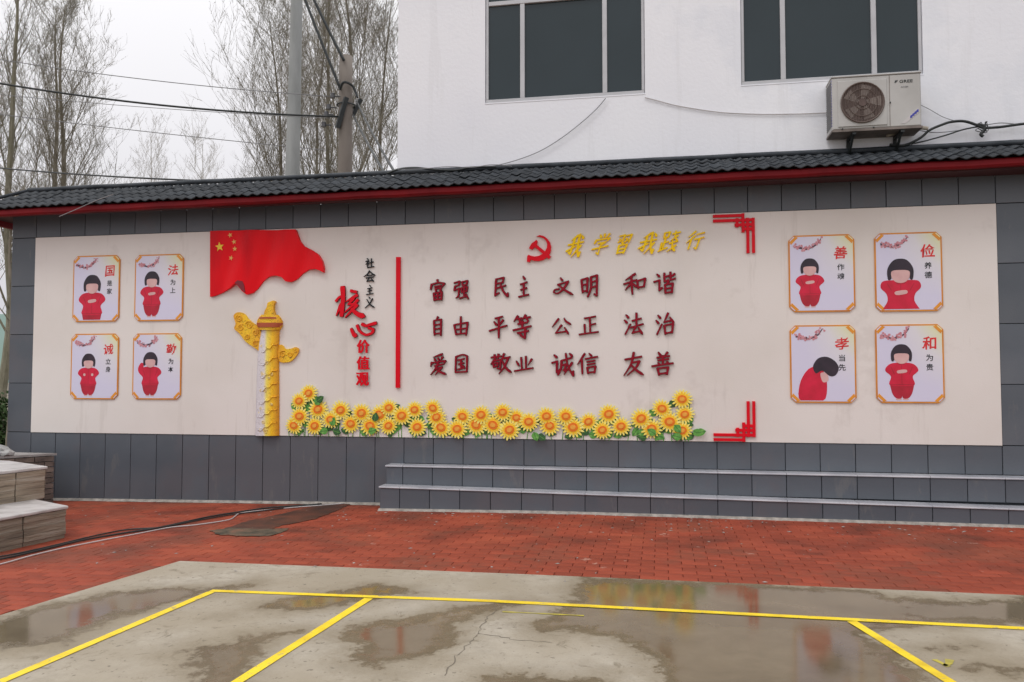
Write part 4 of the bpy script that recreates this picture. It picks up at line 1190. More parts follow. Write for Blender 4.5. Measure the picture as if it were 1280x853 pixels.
for i in range(16):
    zf = rr_.uniform(.03, .97); f = rr_.uniform(-.75, .75); z = shz0+Hs*zf
    t_ = MB(); r_ = rr_.uniform(.016, .028); x0_ = shx+.02*zf+f*.12; a_ = rr_.uniform(0, 6)
    t_.tube([(x0_+r_*(1-.8*j/12)*cos(a_+j*.75), shaft_y(f)-.001, z+r_*(1-.8*j/12)*sin(a_+j*.75)) for j in range(13)], .0045, 4)
    t_.build('carved_cloud', M['shaftraised'], oc, smooth=True)
t = MB(); t.prism(smooth_poly([(2.921,1.863),(2.966,1.872),(3.005,1.831),(3.074,1.834),(3.126,1.85),(3.167,1.828),(3.154,1.773),(3.096,1.706),(3.033,1.677),(2.924,1.692)], 4), -.030, -.009); t.build('cloud_board', M['goldcarve'], oc)

# ------------------------------------------------------------------ sunflower border
SF = [(3.292,1.321),(3.183,1.233),(3.411,1.138),(3.192,1.059),(3.121,0.952),(3.372,0.951),(3.568,1.024),(3.685,1.131),(3.805,0.979),(3.936,1.1),(4.037,0.958),(4.146,1.086),(4.259,1.163),(4.253,0.961),(4.41,1.075),(4.557,1.142),(4.587,0.951),(4.77,1.162),(4.809,1.063),(4.86,0.949),(5.047,0.936),(5.105,1.072),(5.257,0.98),(5.315,1.092),(5.447,0.982),(5.559,1.122),(5.633,0.931),(5.709,1.064),(5.846,1.022),(6.039,1.083),(6.073,0.981),(6.251,1.084),(6.325,0.968),(6.49,1.028),(6.64,0.941),(6.708,1.111),(6.838,0.983),(7.049,1.067),(7.158,0.962),(7.267,1.173),(7.475,1.274),(7.501,1.114),(7.345,1.036),(7.472,0.946)]
border = tag(empty('sunflower_border', ((5.386,0.834)[0], -.01, (5.386,0.834)[1])), 'row of yellow sunflower cutouts with green leaves along the bottom of the mural', 'flower border')
def sf_mesh(seed):
    rnd = random.Random(seed); t = MB()
    R = .112
    for layer, (r0, r1, y, np_, m) in enumerate(((R*.5, R*1.06, -.004, 17, 0), (R*.42, R*.80, -.007, 15, 1))):
        P = []
        ph = rnd.random()
        for i in range(np_):
            a = 2*pi*(i+ph)/np_; rr = r1*rnd.uniform(.92, 1.06)
            P += [(r0*1.32*cos(a-pi/np_), r0*1.32*sin(a-pi/np_)), (rr*.9*cos(a-pi/np_*.45), rr*.9*sin(a-pi/np_*.45)), (rr*cos(a), rr*sin(a)), (rr*.9*cos(a+pi/np_*.45), rr*.9*sin(a+pi/np_*.45))]
        t.prism(P, y, y+.005, m)
    t.disc(0, 0, R*.47, -.012, -.004, 2, 18, .9)
    t.disc(0, 0, R*.26, -.016, -.010, 3, 12, .9)
    me = t.mesh('sunflower')
    for q in ('petal', 'petal2', 'discring', 'disccore'): me.materials.append(M[q])
    return me
sfm = [sf_mesh(i) for i in range(5)]
for i, (x, z) in enumerate(SF):
    o = bpy.data.objects.new('sunflower', sfm[i % 5]); C.objects.link(o); o.parent = border
    o.location = Vector((x, -.022-.0017*((i*7) % 11), z)) - Vector(border.location)
    o.rotation_euler = (0, random.uniform(-.5, .5), 0); s = random.uniform(.88, 1.06); o.scale = (s, 1, s*.95)
def leaf_mesh(seed, mat):
    rnd = random.Random(seed); L, W = .105, .040
    pts = [(0, 0)]
    for i in range(1, 7): u = i/7; pts.append((L*u, W*sin(pi*u**.8)*rnd.uniform(.9, 1.1)))
    pts.append((L, 0))
    for i in range(6, 0, -1): u = i/7; pts.append((L*u, -W*sin(pi*u**.8)*rnd.uniform(.9, 1.1)))
    t = MB(); t.prism(pts, -.003, .003, 0); t.box((0, -.0042, -.0022), (L*.9, -.003, .0022), 1)
    me = t.mesh('leaf'); me.materials.append(M[mat]); me.materials.append(M['leafdark' if mat == 'leaf' else 'leaf']); return me
lm = [leaf_mesh(1, 'leaf'), leaf_mesh(2, 'leafdark'), leaf_mesh(3, 'leaf')]
zb = (5.386,0.826)[1]
k = 0
for i, (x, z) in enumerate(SF):
    for q in range(4 if z < zb+.30 else 2):
        a = random.choice((-1, 1))*random.uniform(-.6, .9)
        if q % 2: a = pi-a
        lx_ = x+random.uniform(-.06, .06); lz_ = max(z-random.uniform(.03, .11), zb+.035)
        dirv = (cos(a), sin(a))
        if lz_+dirv[1]*.13 < zb+.01: a = abs(a) if q % 2 == 0 else pi-abs(pi-a)
        o = bpy.data.objects.new('leaf', lm[k % 3]); C.objects.link(o); o.parent = border; k += 1
        o.location = Vector((lx_, -.0125-.0006*(k % 9), lz_)) - Vector(border.location); o.rotation_euler = (0, -a, 0)
        if z < zb+.30 and z > zb+.13 and q < 1:
            pass
for (x, z), a in (((7.616,0.923), .2), ((7.583,0.948), -.5), ((7.369,0.878), .1), ((7.468,0.871), 2.9), ((7.395,1.004), -.9), ((3.401,1.227), .6), ((3.382,1.191), .9), ((7.203,0.901), 2.6), ((5.946,0.885), -.6), ((5.902,0.911), -1.2), ((3.579,0.955), 1.2), ((3.599,0.901), -.3), ((3.541,0.901), 3.3), ((4.02,0.888), 0.3), ((4.095,1.006), 1.4)):
    o = bpy.data.objects.new('leaf', lm[k % 3]); C.objects.link(o); o.parent = border; k += 1
    z = max(z, zb+.03)
    o.location = Vector((x, -.046-.0006*(k % 5), z)) - Vector(border.location); o.rotation_euler = (0, -a, 0)
st = MB()
for i in range(70):
    x, z = SF[i % len(SF)]; x += random.uniform(-.07, .07)
    st.tube([(x, -.012, zb+.003), (x+random.uniform(-.03, .03), -.012, z)], .004, 4)
tag(st.build('stem', M['leaf'], border), kind='stuff')

# ------------------------------------------------------------------ small notice boards with a child in red
def board(corners, big, sub1, sub2, pose, label, group):
    xs = [c[0] for c in corners]; zs = [c[1] for c in corners]
    x0, x1 = (xs[0]+xs[3])/2, (xs[1]+xs[2])/2; z1, z0 = (zs[0]+zs[1])/2, (zs[2]+zs[3])/2
    w, h = x1-x0, z1-z0
    r = tag(empty('notice_board', (x0+w/2, -.01, z0)), label, 'board', group)
    def pt(u, v): return (x0+u*w, z0+v*h)
    c = .085; ca = c*w/h
    def octo(i_, cc):
        a = i_/w; b_ = i_/h; k1 = cc; k2 = cc*w/h
        return [pt(a+k1, b_), pt(1-a-k1, b_), pt(1-a, b_+k2), pt(1-a, 1-b_-k2), pt(1-a-k1, 1-b_), pt(a+k1, 1-b_), pt(a, 1-b_-k2), pt(a, b_+k2)]
    t = MB(); t.prism(octo(0, c), -.021, -.009); t.build('frame', M['posterframe'], r)
    t = MB(); t.prism(octo(.015, c*.62), -.0225, -.0205); t.build('print_sheet', M['paper'], r)
    for (u, v, su, sv) in ((0, 0, 1, 1), (1, 0, -1, 1), (1, 1, -1, -1), (0, 1, 1, -1)):
        i_ = .012
        P = [(u+su*(c+i_/w), v+sv*(i_/h)), (u+su*(c*1.75), v+sv*(.030)), (u+su*c*1.25, v+sv*ca*.95), (u+su*c*.95, v+sv*ca*1.25), (u+su*.040, v+sv*ca*1.75), (u+su*(i_/w), v+sv*(ca+i_/h))]
        t = MB(); t.prism([pt(*q) for q in P], -.0245, -.0220); t.build('corner_piece', M['cornerorange'], r)
    # blossom sprig
    bl = MB(); rnd = random.Random(ord(big))
    path = [(.09,.86),(.16,.84),(.26,.82),(.36,.84),(.44,.88),(.50,.95)]
    for a_, b_ in zip(path, path[1:]):
        th = .016
        bl.prism([pt(a_[0], a_[1]-th), pt(b_[0], b_[1]-th*.6), pt(b_[0], b_[1]+th*.6), pt(a_[0], a_[1]+th)], -.0242, -.0220, 1)
    for i in range(46):
        a_ = rnd.random()*5; i0 = min(int(a_), 4); f_ = a_-i0
        u = path[i0][0]+(path[i0+1][0]-path[i0][0])*f_+rnd.uniform(-.04, .04); v = path[i0][1]+(path[i0+1][1]-path[i0][1])*f_+rnd.uniform(-.0250, .036)
        bl.disc(*pt(u, v), rnd.uniform(.006, .015), -.0246-.0001*(i % 9), -.0230, 0, 6)
    bl.build('blossom_sprig', [M['blossom'], M['twigprint']], r)
    # plain generic child figure in red
    fg = MB()
    cx, top, sc_, mode = pose        # centre u, crown v, scale, mode
    A = h*sc_                         # figure height in metres at full length
    def q(dx, dv): return (x0+cx*w+dx*A, z0+top*h-dv*A)
    zmin = z0+.024
    xmin = x0+.026
    def clip(P): return [(max(x, xmin), max(z, zmin)) for x, z in P]
    def blob(P, y, m, n_=4): fg.prism(clip(smooth_poly(P, n_)), y, -.0220, m)
    if mode == 'bow':
        blob([q(-.30,.30), q(-.10,.20), q(.06,.30), q(.14,.62), q(.05,1.0), q(-.44,1.0), q(-.46,.62)], -.0242, 0)
        blob([q(.0,.36), q(.14,.36), q(.17,.52), q(.05,.56)], -.0246, 3)
        blob([q(-.16,.20), q(-.05,.02), q(.14,-.02), q(.32,.08), q(.40,.24), q(.33,.40), q(.20,.42), q(.04,.30), q(-.10,.36)], -.0252, 2)
    else:
        bust = mode == 'bust'
        if not bust:
            blob([q(-.17,.66), q(-.18,.84), q(-.11,.965), q(-.01,.965), q(.0,.84), q(.01,.965), q(.11,.965), q(.18,.84), q(.17,.66)], -.0242, 1)
            blob([q(-.10,.975), q(-.02,.975), q(-.02,1.0), q(-.10,1.0)], -.0241, 3); blob([q(.02,.975), q(.10,.975), q(.10,1.0), q(.02,1.0)], -.0241, 3)
        body = [q(-.13,.33), q(.13,.33), q(.24,.38), q(.28,.47), q(.20,.55), q(.185,.60), q(.21,.73), q(.0,.75), q(-.21,.73), q(-.185,.60), q(-.20,.55), q(-.28,.47), q(-.24,.38)]
        if bust: body = [q(-.14,.40), q(.14,.40), q(.32,.42), q(.36,.54), q(.26,.66), q(.24,.80), q(.30,1.02), q(-.30,1.02), q(-.24,.80), q(-.26,.66), q(-.36,.54), q(-.32,.42)]
        blob(body, -.0248, 0)
        if mode == 'salute': blob([q(-.28,.47), q(-.31,.36), q(-.24,.24), q(-.17,.27), q(-.20,.40)], -.0252, 0)
        kk = 1.32 if bust else 1.0
        for sgn in (-1, 1):     # sleeve folds, jacket front, hem
            a_, b2_, c2_ = (.19, .40, .12) if not bust else (.25, .46, .16)
            fg.prism([q(sgn*a_, b2_), q(sgn*(a_-.015), b2_), q(sgn*c2_, b2_+.13), q(sgn*(c2_+.01), b2_+.145)], -.0251, -.0230, 1)
        if not bust: fg.prism([q(-.205, .715), q(.205, .715), q(.205, .73), q(-.205, .73)], -.0251, -.0230, 1)
        fg.prism([q(-.006, .36*kk), q(.006, .36*kk), q(.006, .72), q(-.006, .72)], -.0251, -.0230, 1)
        fg.prism([q(-.08*kk, .325*kk), q(.08*kk, .325*kk), q(.05*kk, .36*kk), q(-.05*kk, .36*kk)], -.0253, -.0230, 1)
        hs_ = [q(-.075*kk,.47*kk), q(.07*kk,.45*kk), q(.08*kk,.50*kk), q(-.06*kk,.52*kk)]
        if mode == 'apart':
            blob([q(-.13,.47), q(-.08,.47), q(-.08,.52), q(-.13,.52)], -.0256, 3); blob([q(.08,.47), q(.13,.47), q(.13,.52), q(.08,.52)], -.0256, 3)
        elif mode != 'salute': blob(hs_, -.0256, 3)
        blob([q(-.135*kk,.19*kk), q(-.09*kk,.31*kk), q(0,.345*kk), q(.09*kk,.31*kk), q(.135*kk,.19*kk), q(.0,.08*kk)], -.0260, 3)
        blob([q(-.17*kk,.29*kk), q(-.175*kk,.14*kk), q(-.10*kk,.02*kk), q(.0,-.01*kk), q(.10*kk,.02*kk), q(.175*kk,.14*kk), q(.165*kk,.29*kk), q(.125*kk,.28*kk), q(.12*kk,.175*kk), q(.0,.155*kk), q(-.12*kk,.175*kk), q(-.125*kk,.28*kk)], -.0266, 2, 5)
    fg.build('printed_figure', [M['figred'], M['figred2'], M['fighair'], M['figskin']], r)
    # characters
    for ch, (u, v), sz, m_, am in ((big, (.79, .76), .17, 'redprint', .06), (sub1, (.79, .575), .085, 'blackletter', .02), (sub2, (.79, .455), .085, 'blackletter', .02)):
        t = MB(); V, Fc = glyph(ch, .016 if ch == big else .011); V = brush(V, amp=am, rise=.08 if ch == big else 0, slant=.06 if ch == big else 0, seed=ord(ch) % 13)
        X, Z_ = pt(u, v); hh = sz*h; ww = hh*1.02
        xs_ = max(a for a, b_ in V)-min(a for a, b_ in V); ys_ = max(b_ for a, b_ in V)-min(b_ for a, b_ in V)
        mxs = max(xs_, ys_)
        add_glyph(t, V, Fc, (X, Z_, ww*xs_/mxs, hh*ys_/mxs), -.0242, .0015, 0)
        t.build('printed_character', M[m_], r)
gl_, gr_ = 'framed boards at the left end of the mural', 'framed boards at the right end of the mural'
board([(0.202,2.981),(0.837,2.983),(0.85,2.177),(0.218,2.175)], '国', '是', '家', (.42,.70,.80,'arms'), 'upper left board of the left four, headed 国, child in red with folded arms', gl_)
board([(1.042,2.977),(1.683,2.969),(1.693,2.176),(1.054,2.174)], '法', '为', '上', (.36,.74,.68,'arms'), 'upper right board of the left four, headed 法, child in red standing', gl_)
board([(0.2,2.029),(0.843,2.032),(0.856,1.243),(0.21,1.235)], '诚', '立', '身', (.38,.69,.64,'apart'), 'lower left board of the left four, headed 诚, child in red standing', gl_)
board([(1.036,2.025),(1.675,2.029),(1.685,1.242),(1.048,1.239)], '勤', '为', '本', (.37,.71,.66,'salute'), 'lower right board of the left four, headed 勤, child in red raising a hand', gl_)
board([(8.569,2.97),(9.215,2.962),(9.209,2.169),(8.565,2.175)], '善', '作', '魂', (.32,.69,.63,'arms'), 'upper left board of the right four, headed 善, child in red standing', gr_)
board([(9.404,2.968),(10.042,2.959),(10.036,2.161),(9.401,2.17)], '俭', '养', '德', (.38,.66,.66,'bust'), 'upper right board of the right four, headed 俭, half length child in red', gr_)
board([(8.567,2.038),(9.21,2.034),(9.204,1.245),(8.567,1.238)], '孝', '当', '先', (.46,.58,.56,'bow'), 'lower left board of the right four, headed 孝, child bowing forward', gr_)
board([(9.394,2.036),(10.037,2.032),(10.031,1.25),(9.394,1.238)], '和', '为', '贵', (.38,.74,.70,'arms'), 'lower right board of the right four, headed 和, child in red standing', gr_)

# ------------------------------------------------------------------ white building behind the wall
bd = tag(empty('white_building', (4.27, .2, 0)), 'white painted building rising behind the right part of the tiled wall', 'building')
BY = .20
W1 = (5.305, 7.112, 4.633); W2 = (8.140, 9.972, 4.655); WH = 1.75
b = MB(); D = .14
xs = [4.262, W1[0], W1[1], W2[0], W2[1], 16.0]; zt = 9.0
def front(x0, x1, z0, z1):
    n = len(b.v); b.v += [(x0,BY,z0),(x1,BY,z0),(x1,BY,z1),(x0,BY,z1)]; b.f.append((n,n+1,n+2,n+3)); b.m.append(0)
front(xs[0], xs[1], 0, zt); front(xs[2], xs[3], 0, zt); front(xs[4], xs[5], 0, zt)
for W_ in (W1, W2):
    front(W_[0], W_[1], 0, W_[2]); front(W_[0], W_[1], W_[2]+WH, zt)
    x0, x1, z0 = W_; z1 = z0+WH
    n = len(b.v); b.v += [(x0,BY,z0),(x1,BY,z0),(x1,BY,z1),(x0,BY,z1),(x0,BY+D,z0),(x1,BY+D,z0),(x1,BY+D,z1),(x0,BY+D,z1)]
    b.f += [(n,n+4,n+5,n+1),(n+1,n+5,n+6,n+2),(n+2,n+6,n+7,n+3),(n+3,n+7,n+4,n)]; b.m += [0]*4
n = len(b.v); b.v += [(4.262,BY,0),(4.262,9,0),(16,9,0),(16,BY,0),(4.262,BY,zt),(4.262,9,zt),(16,9,zt),(16,BY,zt)]
b.f += [(n,n+4,n+5,n+1),(n+1,n+5,n+6,n+2),(n+2,n+6,n+7,n+3),(n+4,n+7,n+6,n+5)]; b.m += [0]*4
b.build('wall', M['bwall'], bd)
t = MB(); t.box((4.15, .1, zt), (16.1, 9.1, zt+.18)); t.build('roof_slab', M['bwall'], bd)
def window(W_, mull, name='window'):
    x0, x1, z0 = W_; z1 = z0+WH; y = BY+.015; T_ = .045
    f = MB()
    f.box((x0+.004, y, z0+.004), (x1-.004, y+.06, z0+T_), ch=.004); f.box((x0+.004, y, z1-T_), (x1-.004, y+.06, z1-.004), ch=.004)
    f.box((x0+.004, y+.001, z0+T_), (x0+T_*.8, y+.06, z1-T_), ch=.004); f.box((x1-T_*.8, y+.001, z0+T_), (x1-.004, y+.06, z1-T_), ch=.004)
    zt_ = z0+1.165
    f.box((x0+T_*.8, y+.002, zt_-.025), (x1-T_*.8, y+.058, zt_+.025), ch=.004)
    o = f.build(name, M['alu'], bd)
    xs = [x0+T_*.8]+[x0+m for m in mull]+[x1-T_*.8]
    for m in mull:
        t = MB(); t.box((x0+m-.026, y+.004, z0+T_), (x0+m+.026, y+.055, zt_-.025), ch=.003); t.build('mullion', M['alu'], o)
    for i, (a, c) in enumerate(zip(xs, xs[1:])):
        t = MB(); a_ = a+(.026 if i else 0); c_ = c-(.026 if i < len(xs)-2 else 0)
        t.box((a_, y+.025+.006*(i == 1), z0+T_), (c_, y+.031+.006*(i == 1), zt_-.025)); t.build('pane', M['glass'], o)
    t = MB(); t.box((x0+T_*.8, y+.028, zt_+.025), (x1-T_*.8, y+.034, z1-T_)); t.build('pane', M['glass'], o)
    s_ = MB(); s_.box((x0-.004, BY-.004, z0-.012), (x1+.004, BY+.004, z0+.002), ch=.002); s_.build('sill', M['bwall'], bd)
window(W1, (.43, 1.365)); window(W2, (.44, 1.36))

# ------------------------------------------------------------------ air conditioner
AX0, AX1, AZ0, AZ1, AY = 9.005, 9.855, 4.015, 4.565, -.10
ac = tag(empty('air_conditioner', (9.43, .0, AZ0)), 'aged white outdoor air conditioning unit with brown fan grille under the right window', 'air conditioner')
b = MB(); b.box((AX0, AY, AZ0+.01), (AX1, AY+.28, AZ1), ch=.012); b.build('casing', M['acwhite'], ac)
b = MB(); b.box((AX0-.006, AY-.004, AZ0-.012), (AX1+.006, AY+.284, AZ0+.009)); b.build('base_pan', M['acunder'], ac)
b = MB(); b.box((AX0-.005, AY-.005, AZ1), (AX1+.005, AY+.285, AZ1+.014), ch=.004); b.build('top_cover', M['acwhite'], ac)
FX, FZ, FR = 9.295, 4.29, .205
b = MB()       # square surround plate
b.box((FX-.235, AY-.010, FZ-.24), (FX+.235, AY-.001, FZ+.235), ch=.005); b.build('fan_surround', M['acwhite'], ac)
b = MB(); b.disc(FX, FZ, FR, AY-.013, AY-.004, 0, 36); b.build('fan_opening', M['acdark'], ac)
gr = MB()
for rr in (.205, .14, .07):
    gr.tube([(FX+rr*cos(2*pi*i/36), AY-.020, FZ+rr*sin(2*pi*i/36)) for i in range(37)], .0035 if rr < .2 else .008, 4, cap=False)
for i in range(-13, 14):
    x = i*.0148; hh = sqrt(max(0, FR*FR-x*x)); gr.tube([(FX+x, AY-.018, FZ-hh), (FX+x, AY-.018, FZ+hh)], .0028, 4)
gr.build('fan_grille', M['wiregrille'], ac)
b = MB(); b.disc(FX, FZ, .04, AY-.026, AY-.012, 0, 16); b.build('fan_hub', M['acdark'], ac)
for i in range(5):     # fan blades behind the wires
    a = i*2*pi/5; P = [(FX+.03*cos(a), FZ+.03*sin(a)), (FX+.18*cos(a-.25), FZ+.18*sin(a-.25)), (FX+.19*cos(a+.35), FZ+.19*sin(a+.35)), (FX+.03*cos(a+.8), FZ+.03*sin(a+.8))]
    b = MB(); b.prism(P, AY-.0155, AY-.0135); b.build('fan_blade', M['acunder'], ac)
b = MB(); b.box((FX+.26, AY-.004, AZ0+.02), (FX+.264, AY+.0, AZ1-.01)); b.build('panel_seam', M['acunder'], ac)
sv = MB()
for i in range(22): sv.box((AX0-.006, AY+.02, AZ0+.06+i*.0215), (AX0+.001, AY+.26, AZ0+.068+i*.0215))
sv.build('side_coil', M['greycord'], ac)
sv = MB()
for i in range(17): sv.box((AX0-.003, AY+.012, AZ0+.05+i*.029), (AX0+.002, AY+.022, AZ0+.064+i*.029))
sv.build('blue_coil_edge', M['blueprint'], ac)
# brand lettering, model lettering, efficiency label
def word(txt, cx, cz, w, h, y, mat, parent, name='lettering', slant=0.0):
    V, Fc = glyph(txt, .01); V = [(x+slant*yy, yy) for x, yy in V]
    t = MB(); add_glyph(t, V, Fc, (cx, cz, w, h), y, .002, 0); return t.build(name, M[mat], parent)
word('GREE', 9.715, 4.487, .125, .030, AY-.003, 'black', ac, 'brand_lettering')
lg = MB(); lg.prism([(9.605,4.478),(9.612,4.500),(9.640,4.502),(9.636,4.496),(9.620,4.495),(9.622,4.489),(9.632,4.490),(9.630,4.484),(9.619,4.483),(9.614,4.474)], AY-.003, AY-.001); lg.build('brand_mark', M['black'], ac)
word('INVERTER'[:5], 9.70, 4.430, .07, .014, AY-.003, 'greycord', ac, 'model_lettering', .2)
lb = MB(); lb.prism([(9.66,4.055),(9.70,4.055),(9.835,4.165),(9.835,4.20),(9.80,4.19)], AY-.003, AY-.001); lb.build('sticker', M['whitecord'], ac)
lb = MB()
for i in range(4): x = 9.745+i*.020; z = 4.105+i*.018; lb.prism([(x,z),(x+.022,z+.008),(x+.020,z+.036),(x+.002,z+.026)], AY-.005, AY-.0025)
lb.build('sticker_print', M['blueprint'], ac)
for x in (9.20, 9.66):
    br = MB(); br.box((x, AY+.01, AZ0-.040), (x+.035, BY+.005, AZ0-.013)); br.tube([(x+.017, AY+.06, AZ0-.03), (x+.017, BY, AZ0-.22)], .014, 6); br.box((x, BY-.02, AZ0-.26), (x+.035, BY+.002, AZ0-.03))
    br.build('bracket', M['black'], ac)
for x, z in ((9.10, 4.03), (9.40, 4.03), (9.56, 4.275)):
    b = MB(); b.disc(x, z, .007, AY-.016, AY, 0, 8); b.build('screw', M['black'], ac)

def cable(pts, r, mat, name, label, cat='cable', group=None, sides=6, n=8, parent=None):
    t = MB(); t.tube(smooth_poly(pts, n, closed=False), r, sides); o = t.build(name, M[mat], parent, smooth=True)
    if parent is None: tag(o, label, cat, group)
    return o
gcb = 'dark cables beside the air conditioner'
cable([(9.572,0.1,3.996),(9.696,0.1,4.031),(9.82,0.1,4.049),(9.912,0.1,4.06),(9.972,0.1,4.048)], .020, 'foam', 'refrigerant_pipe', 'pale foam wrapped pipe bundle leaving the air conditioner underside', 'pipe')
cable([(9.606,0.12,3.907),(9.745,0.12,3.892),(9.9,0.12,3.959),(9.994,0.12,4.037),(10.116,0.12,4.088),(10.208,0.12,4.112),(10.328,0.12,4.109),(10.447,0.12,4.061),(10.506,0.12,4.033),(10.655,0.12,4.032),(10.877,0.12,4.052),(11.241,0.12,4.064)], .014, 'black', 'cable', 'thick dark cable arching from under the air conditioner to the right', group=gcb)
cable([(9.655,0.13,3.883),(9.902,0.13,3.92),(10.132,0.13,3.974),(10.322,0.13,4.029),(10.481,0.13,4.049),(10.525,0.13,4.018),(10.494,0.13,3.979)], .008, 'black', 'cable', 'lower dark cable rising to the knot at the right of the air conditioner', group=gcb)
cable([(9.896,0.15,4.051),(10.063,0.15,4.017),(10.292,0.15,4.029),(10.488,0.15,4.059),(10.668,0.15,4.082),(10.889,0.15,4.053),(11.254,0.15,4.032)], .005, 'greycord', 'cable', 'thin grey cable above the roof at the far right', group=gcb)
cable([(9.922,0.17,4.324),(10.014,0.17,4.268),(10.149,0.17,4.177),(10.3,0.17,4.118)], .0035, 'greycord', 'cable', 'fine grey wire slanting down from the right side of the air conditioner', group=gcb)
cable([(10.448,0.12,4.069),(10.492,0.12,4.058),(10.514,0.12,4.032),(10.498,0.12,4),(10.475,0.12,3.968),(10.497,0.12,3.943)], .016, 'black', 'cable_knot', 'tangled black cable knot on the white wall right of the air conditioner', 'cable')
kb = MB(); rk = random.Random(3); kx, kz = (10.492,4.05)
for i in range(5): kb.tube(smooth_poly([(kx+rk.uniform(-.06,.06), .12+rk.uniform(-.02,.02), kz+rk.uniform(-.07,.05)) for _ in range(5)], 5, False), .004, 4)
kb.build('loose_end', M['black'], bpy.data.objects['cable_knot'])
cable([(6.681,0.17,4.597),(6.574,0.17,4.478),(6.395,0.17,4.326),(6.17,0.17,4.166),(5.944,0.17,4.042),(5.716,0.17,3.963),(5.486,0.17,3.91),(5.3,0.17,3.887),(5.113,0.17,3.882)], .005, 'greycord', 'hanging_wire', 'thin grey wire drooping from the left window sill to the roof', 'wire')
cable([(7.11,0.185,4.584),(7.231,0.185,4.545),(7.489,0.185,4.462),(7.912,0.185,4.37),(8.328,0.185,4.324),(8.738,0.185,4.303),(9.029,0.185,4.299)], .006, 'whitecord', 'wall_cord', 'thin white cord on the white wall between the two windows', 'wire')
cable([(4.18,0.08,3.847),(4.333,0.08,3.891),(4.524,0.08,3.896),(4.761,0.08,3.862),(4.995,0.08,3.846),(5.181,0.08,3.869),(5.458,0.08,3.861)], .012, 'black', 'roof_cable', 'black cable bunch lying on the roof ridge at the building corner', 'cable')
cable([(4.315,0.05,3.88),(4.628,0.05,3.874),(4.91,0.05,3.884),(5.188,0.05,3.861),(5.418,0.05,3.882),(5.646,0.05,3.853)], .004, 'greycord', 'roof_wire', 'loose grey wire curling over the roof ridge near the building corner', 'wire')

# ground cables
def gcable(pts, r, mat, name, label):
    P = smooth_poly(pts, 6, closed=False)
    t = MB(); t.tube([(x, y, gz(x)+r+.004) for x, y in P], r, 6); tag(t.build(name, M[mat], None, True), label, 'cable', 'cables trailing over the red paving')
gcable([(3.501,-0.11),(3.27,-0.272),(3.019,-0.433),(2.842,-0.713),(2.673,-1.05),(2.568,-1.512),(2.5,-1.727),(2.347,-1.98),(2.206,-2.324),(2.151,-2.728),(2.078,-3.064),(1.915,-3.484)], .009, 'black', 'ground_cable', 'black cable trailing from the wall foot across the red paving')
gcable([(3.488,-0.168),(3.231,-0.386),(3.004,-0.672),(2.819,-0.915),(2.653,-1.306),(2.527,-1.642),(2.278,-1.77),(2.171,-2.074),(2.116,-2.505),(2.043,-2.863),(1.853,-3.284)], .007, 'black', 'ground_cable', 'second black cable looping beside the first on the red paving')
gcable([(3.735,-0.032),(3.519,-0.194),(3.249,-0.384),(2.978,-0.622),(2.882,-0.785),(2.922,-0.954),(2.973,-1.138),(2.912,-1.303),(2.769,-1.492),(2.644,-1.589),(2.579,-1.719),(2.499,-1.963),(2.388,-2.251),(2.274,-2.602),(2.226,-2.902),(2.216,-3.214),(2.127,-3.557)], .0055, 'whitecord', 'ground_cable', 'white cord trailing across the red paving in front of the black cables')

# ------------------------------------------------------------------ poles and overhead lines
def pole(base, top, r0, r1, mat, label, name='utility_pole'):
    t = MB(); n_ = 14
    t.tube([tuple(Vector(base).lerp(Vector(top), i/n_)) for i in range(n_+1)], [r0+(r1-r0)*i/n_ for i in range(n_+1)], 18)
    r = tag(empty(name, base), label, 'pole', 'utility poles behind the wall')
    t.build('shaft', M[mat], r, smooth=True); return r
PB = (-1.293,9,6.304); PT = (-1.232,9,10.516)
dirp = (Vector(PT)-Vector(PB)); base = Vector(PB)-dirp*(PB[2]/dirp.z); top = Vector(PB)+dirp*1.35
pole(base, top, .215, .125, 'pole', 'tall pale concrete pole rising past the top of the view behind the wall')
Q0 = (0.244,8.5,6.165); Q1 = (0.229,8.5,8.83)
up = pole((Q0[0], 8.5, 0), Q1, .185, .150, 'pole2', 'shorter brownish concrete pole carrying the crossarm left of the white building')
ca = MB(); a0 = Vector((0.115,8.3,7.124)); a1 = Vector((0.329,8.3,7.807))
ca.tube([a0, a1], .065, 4); ca.build('crossarm', M['black'], up)
ca = MB(); a2 = Vector((0.325,8.7,7.534)); a3 = Vector((0.517,8.7,7.896)); ca.tube([a2, a3], .06, 4); ca.build('crossarm', M['black'], up)
ca = MB(); cpx = (0.239,8.5,7.696)
ca.tube([(cpx[0]+.20*cos(i*pi/9), 8.5-.20*sin(i*pi/9)*1.0, cpx[2]-.2*0) for i in range(19)], .02, 5); 
ca.build('clamp', M['black'], up)
for (px_) in ((0.06,8.3,7.861), (-0.033,8.3,7.61), (-0.089,8.3,7.448), (-0.145,8.3,7.212)):
    ins = MB(); x, y, z = px_
    ins.tube([(x-.07, y, z), (x+.12, y, z-.02)], .018, 6); ins.tube([(x-.06, y, z-.05), (x-.06, y, z+.06)], [.06, .05], 8); ins.build('insulator', M['ceramic'], up)
for px_, px2 in (((0.174,8.3,8.001), (0.439,8.4,8.092)),):
    ins = MB(); ins.tube(smooth_poly([px_, ((px_[0]+px2[0])/2, 8.2, px_[2]+.12), px2, (0.556,8.4,7.827)], 6, False), .03, 6); ins.build('jumper_wire', M['black'], up)
glines = 'overhead wires crossing the sky'
def sag(a, b, s, r, mat, label, n=24):
    a, b = Vector(a), Vector(b)
    t = MB(); t.tube([tuple(a.lerp(b, i/n)-Vector((0, 0, s*4*(i/n)*(1-i/n)))) for i in range(n+1)], r, 5)
    tag(t.build('overhead_wire', M[mat], None, True), label, 'wire', glines)
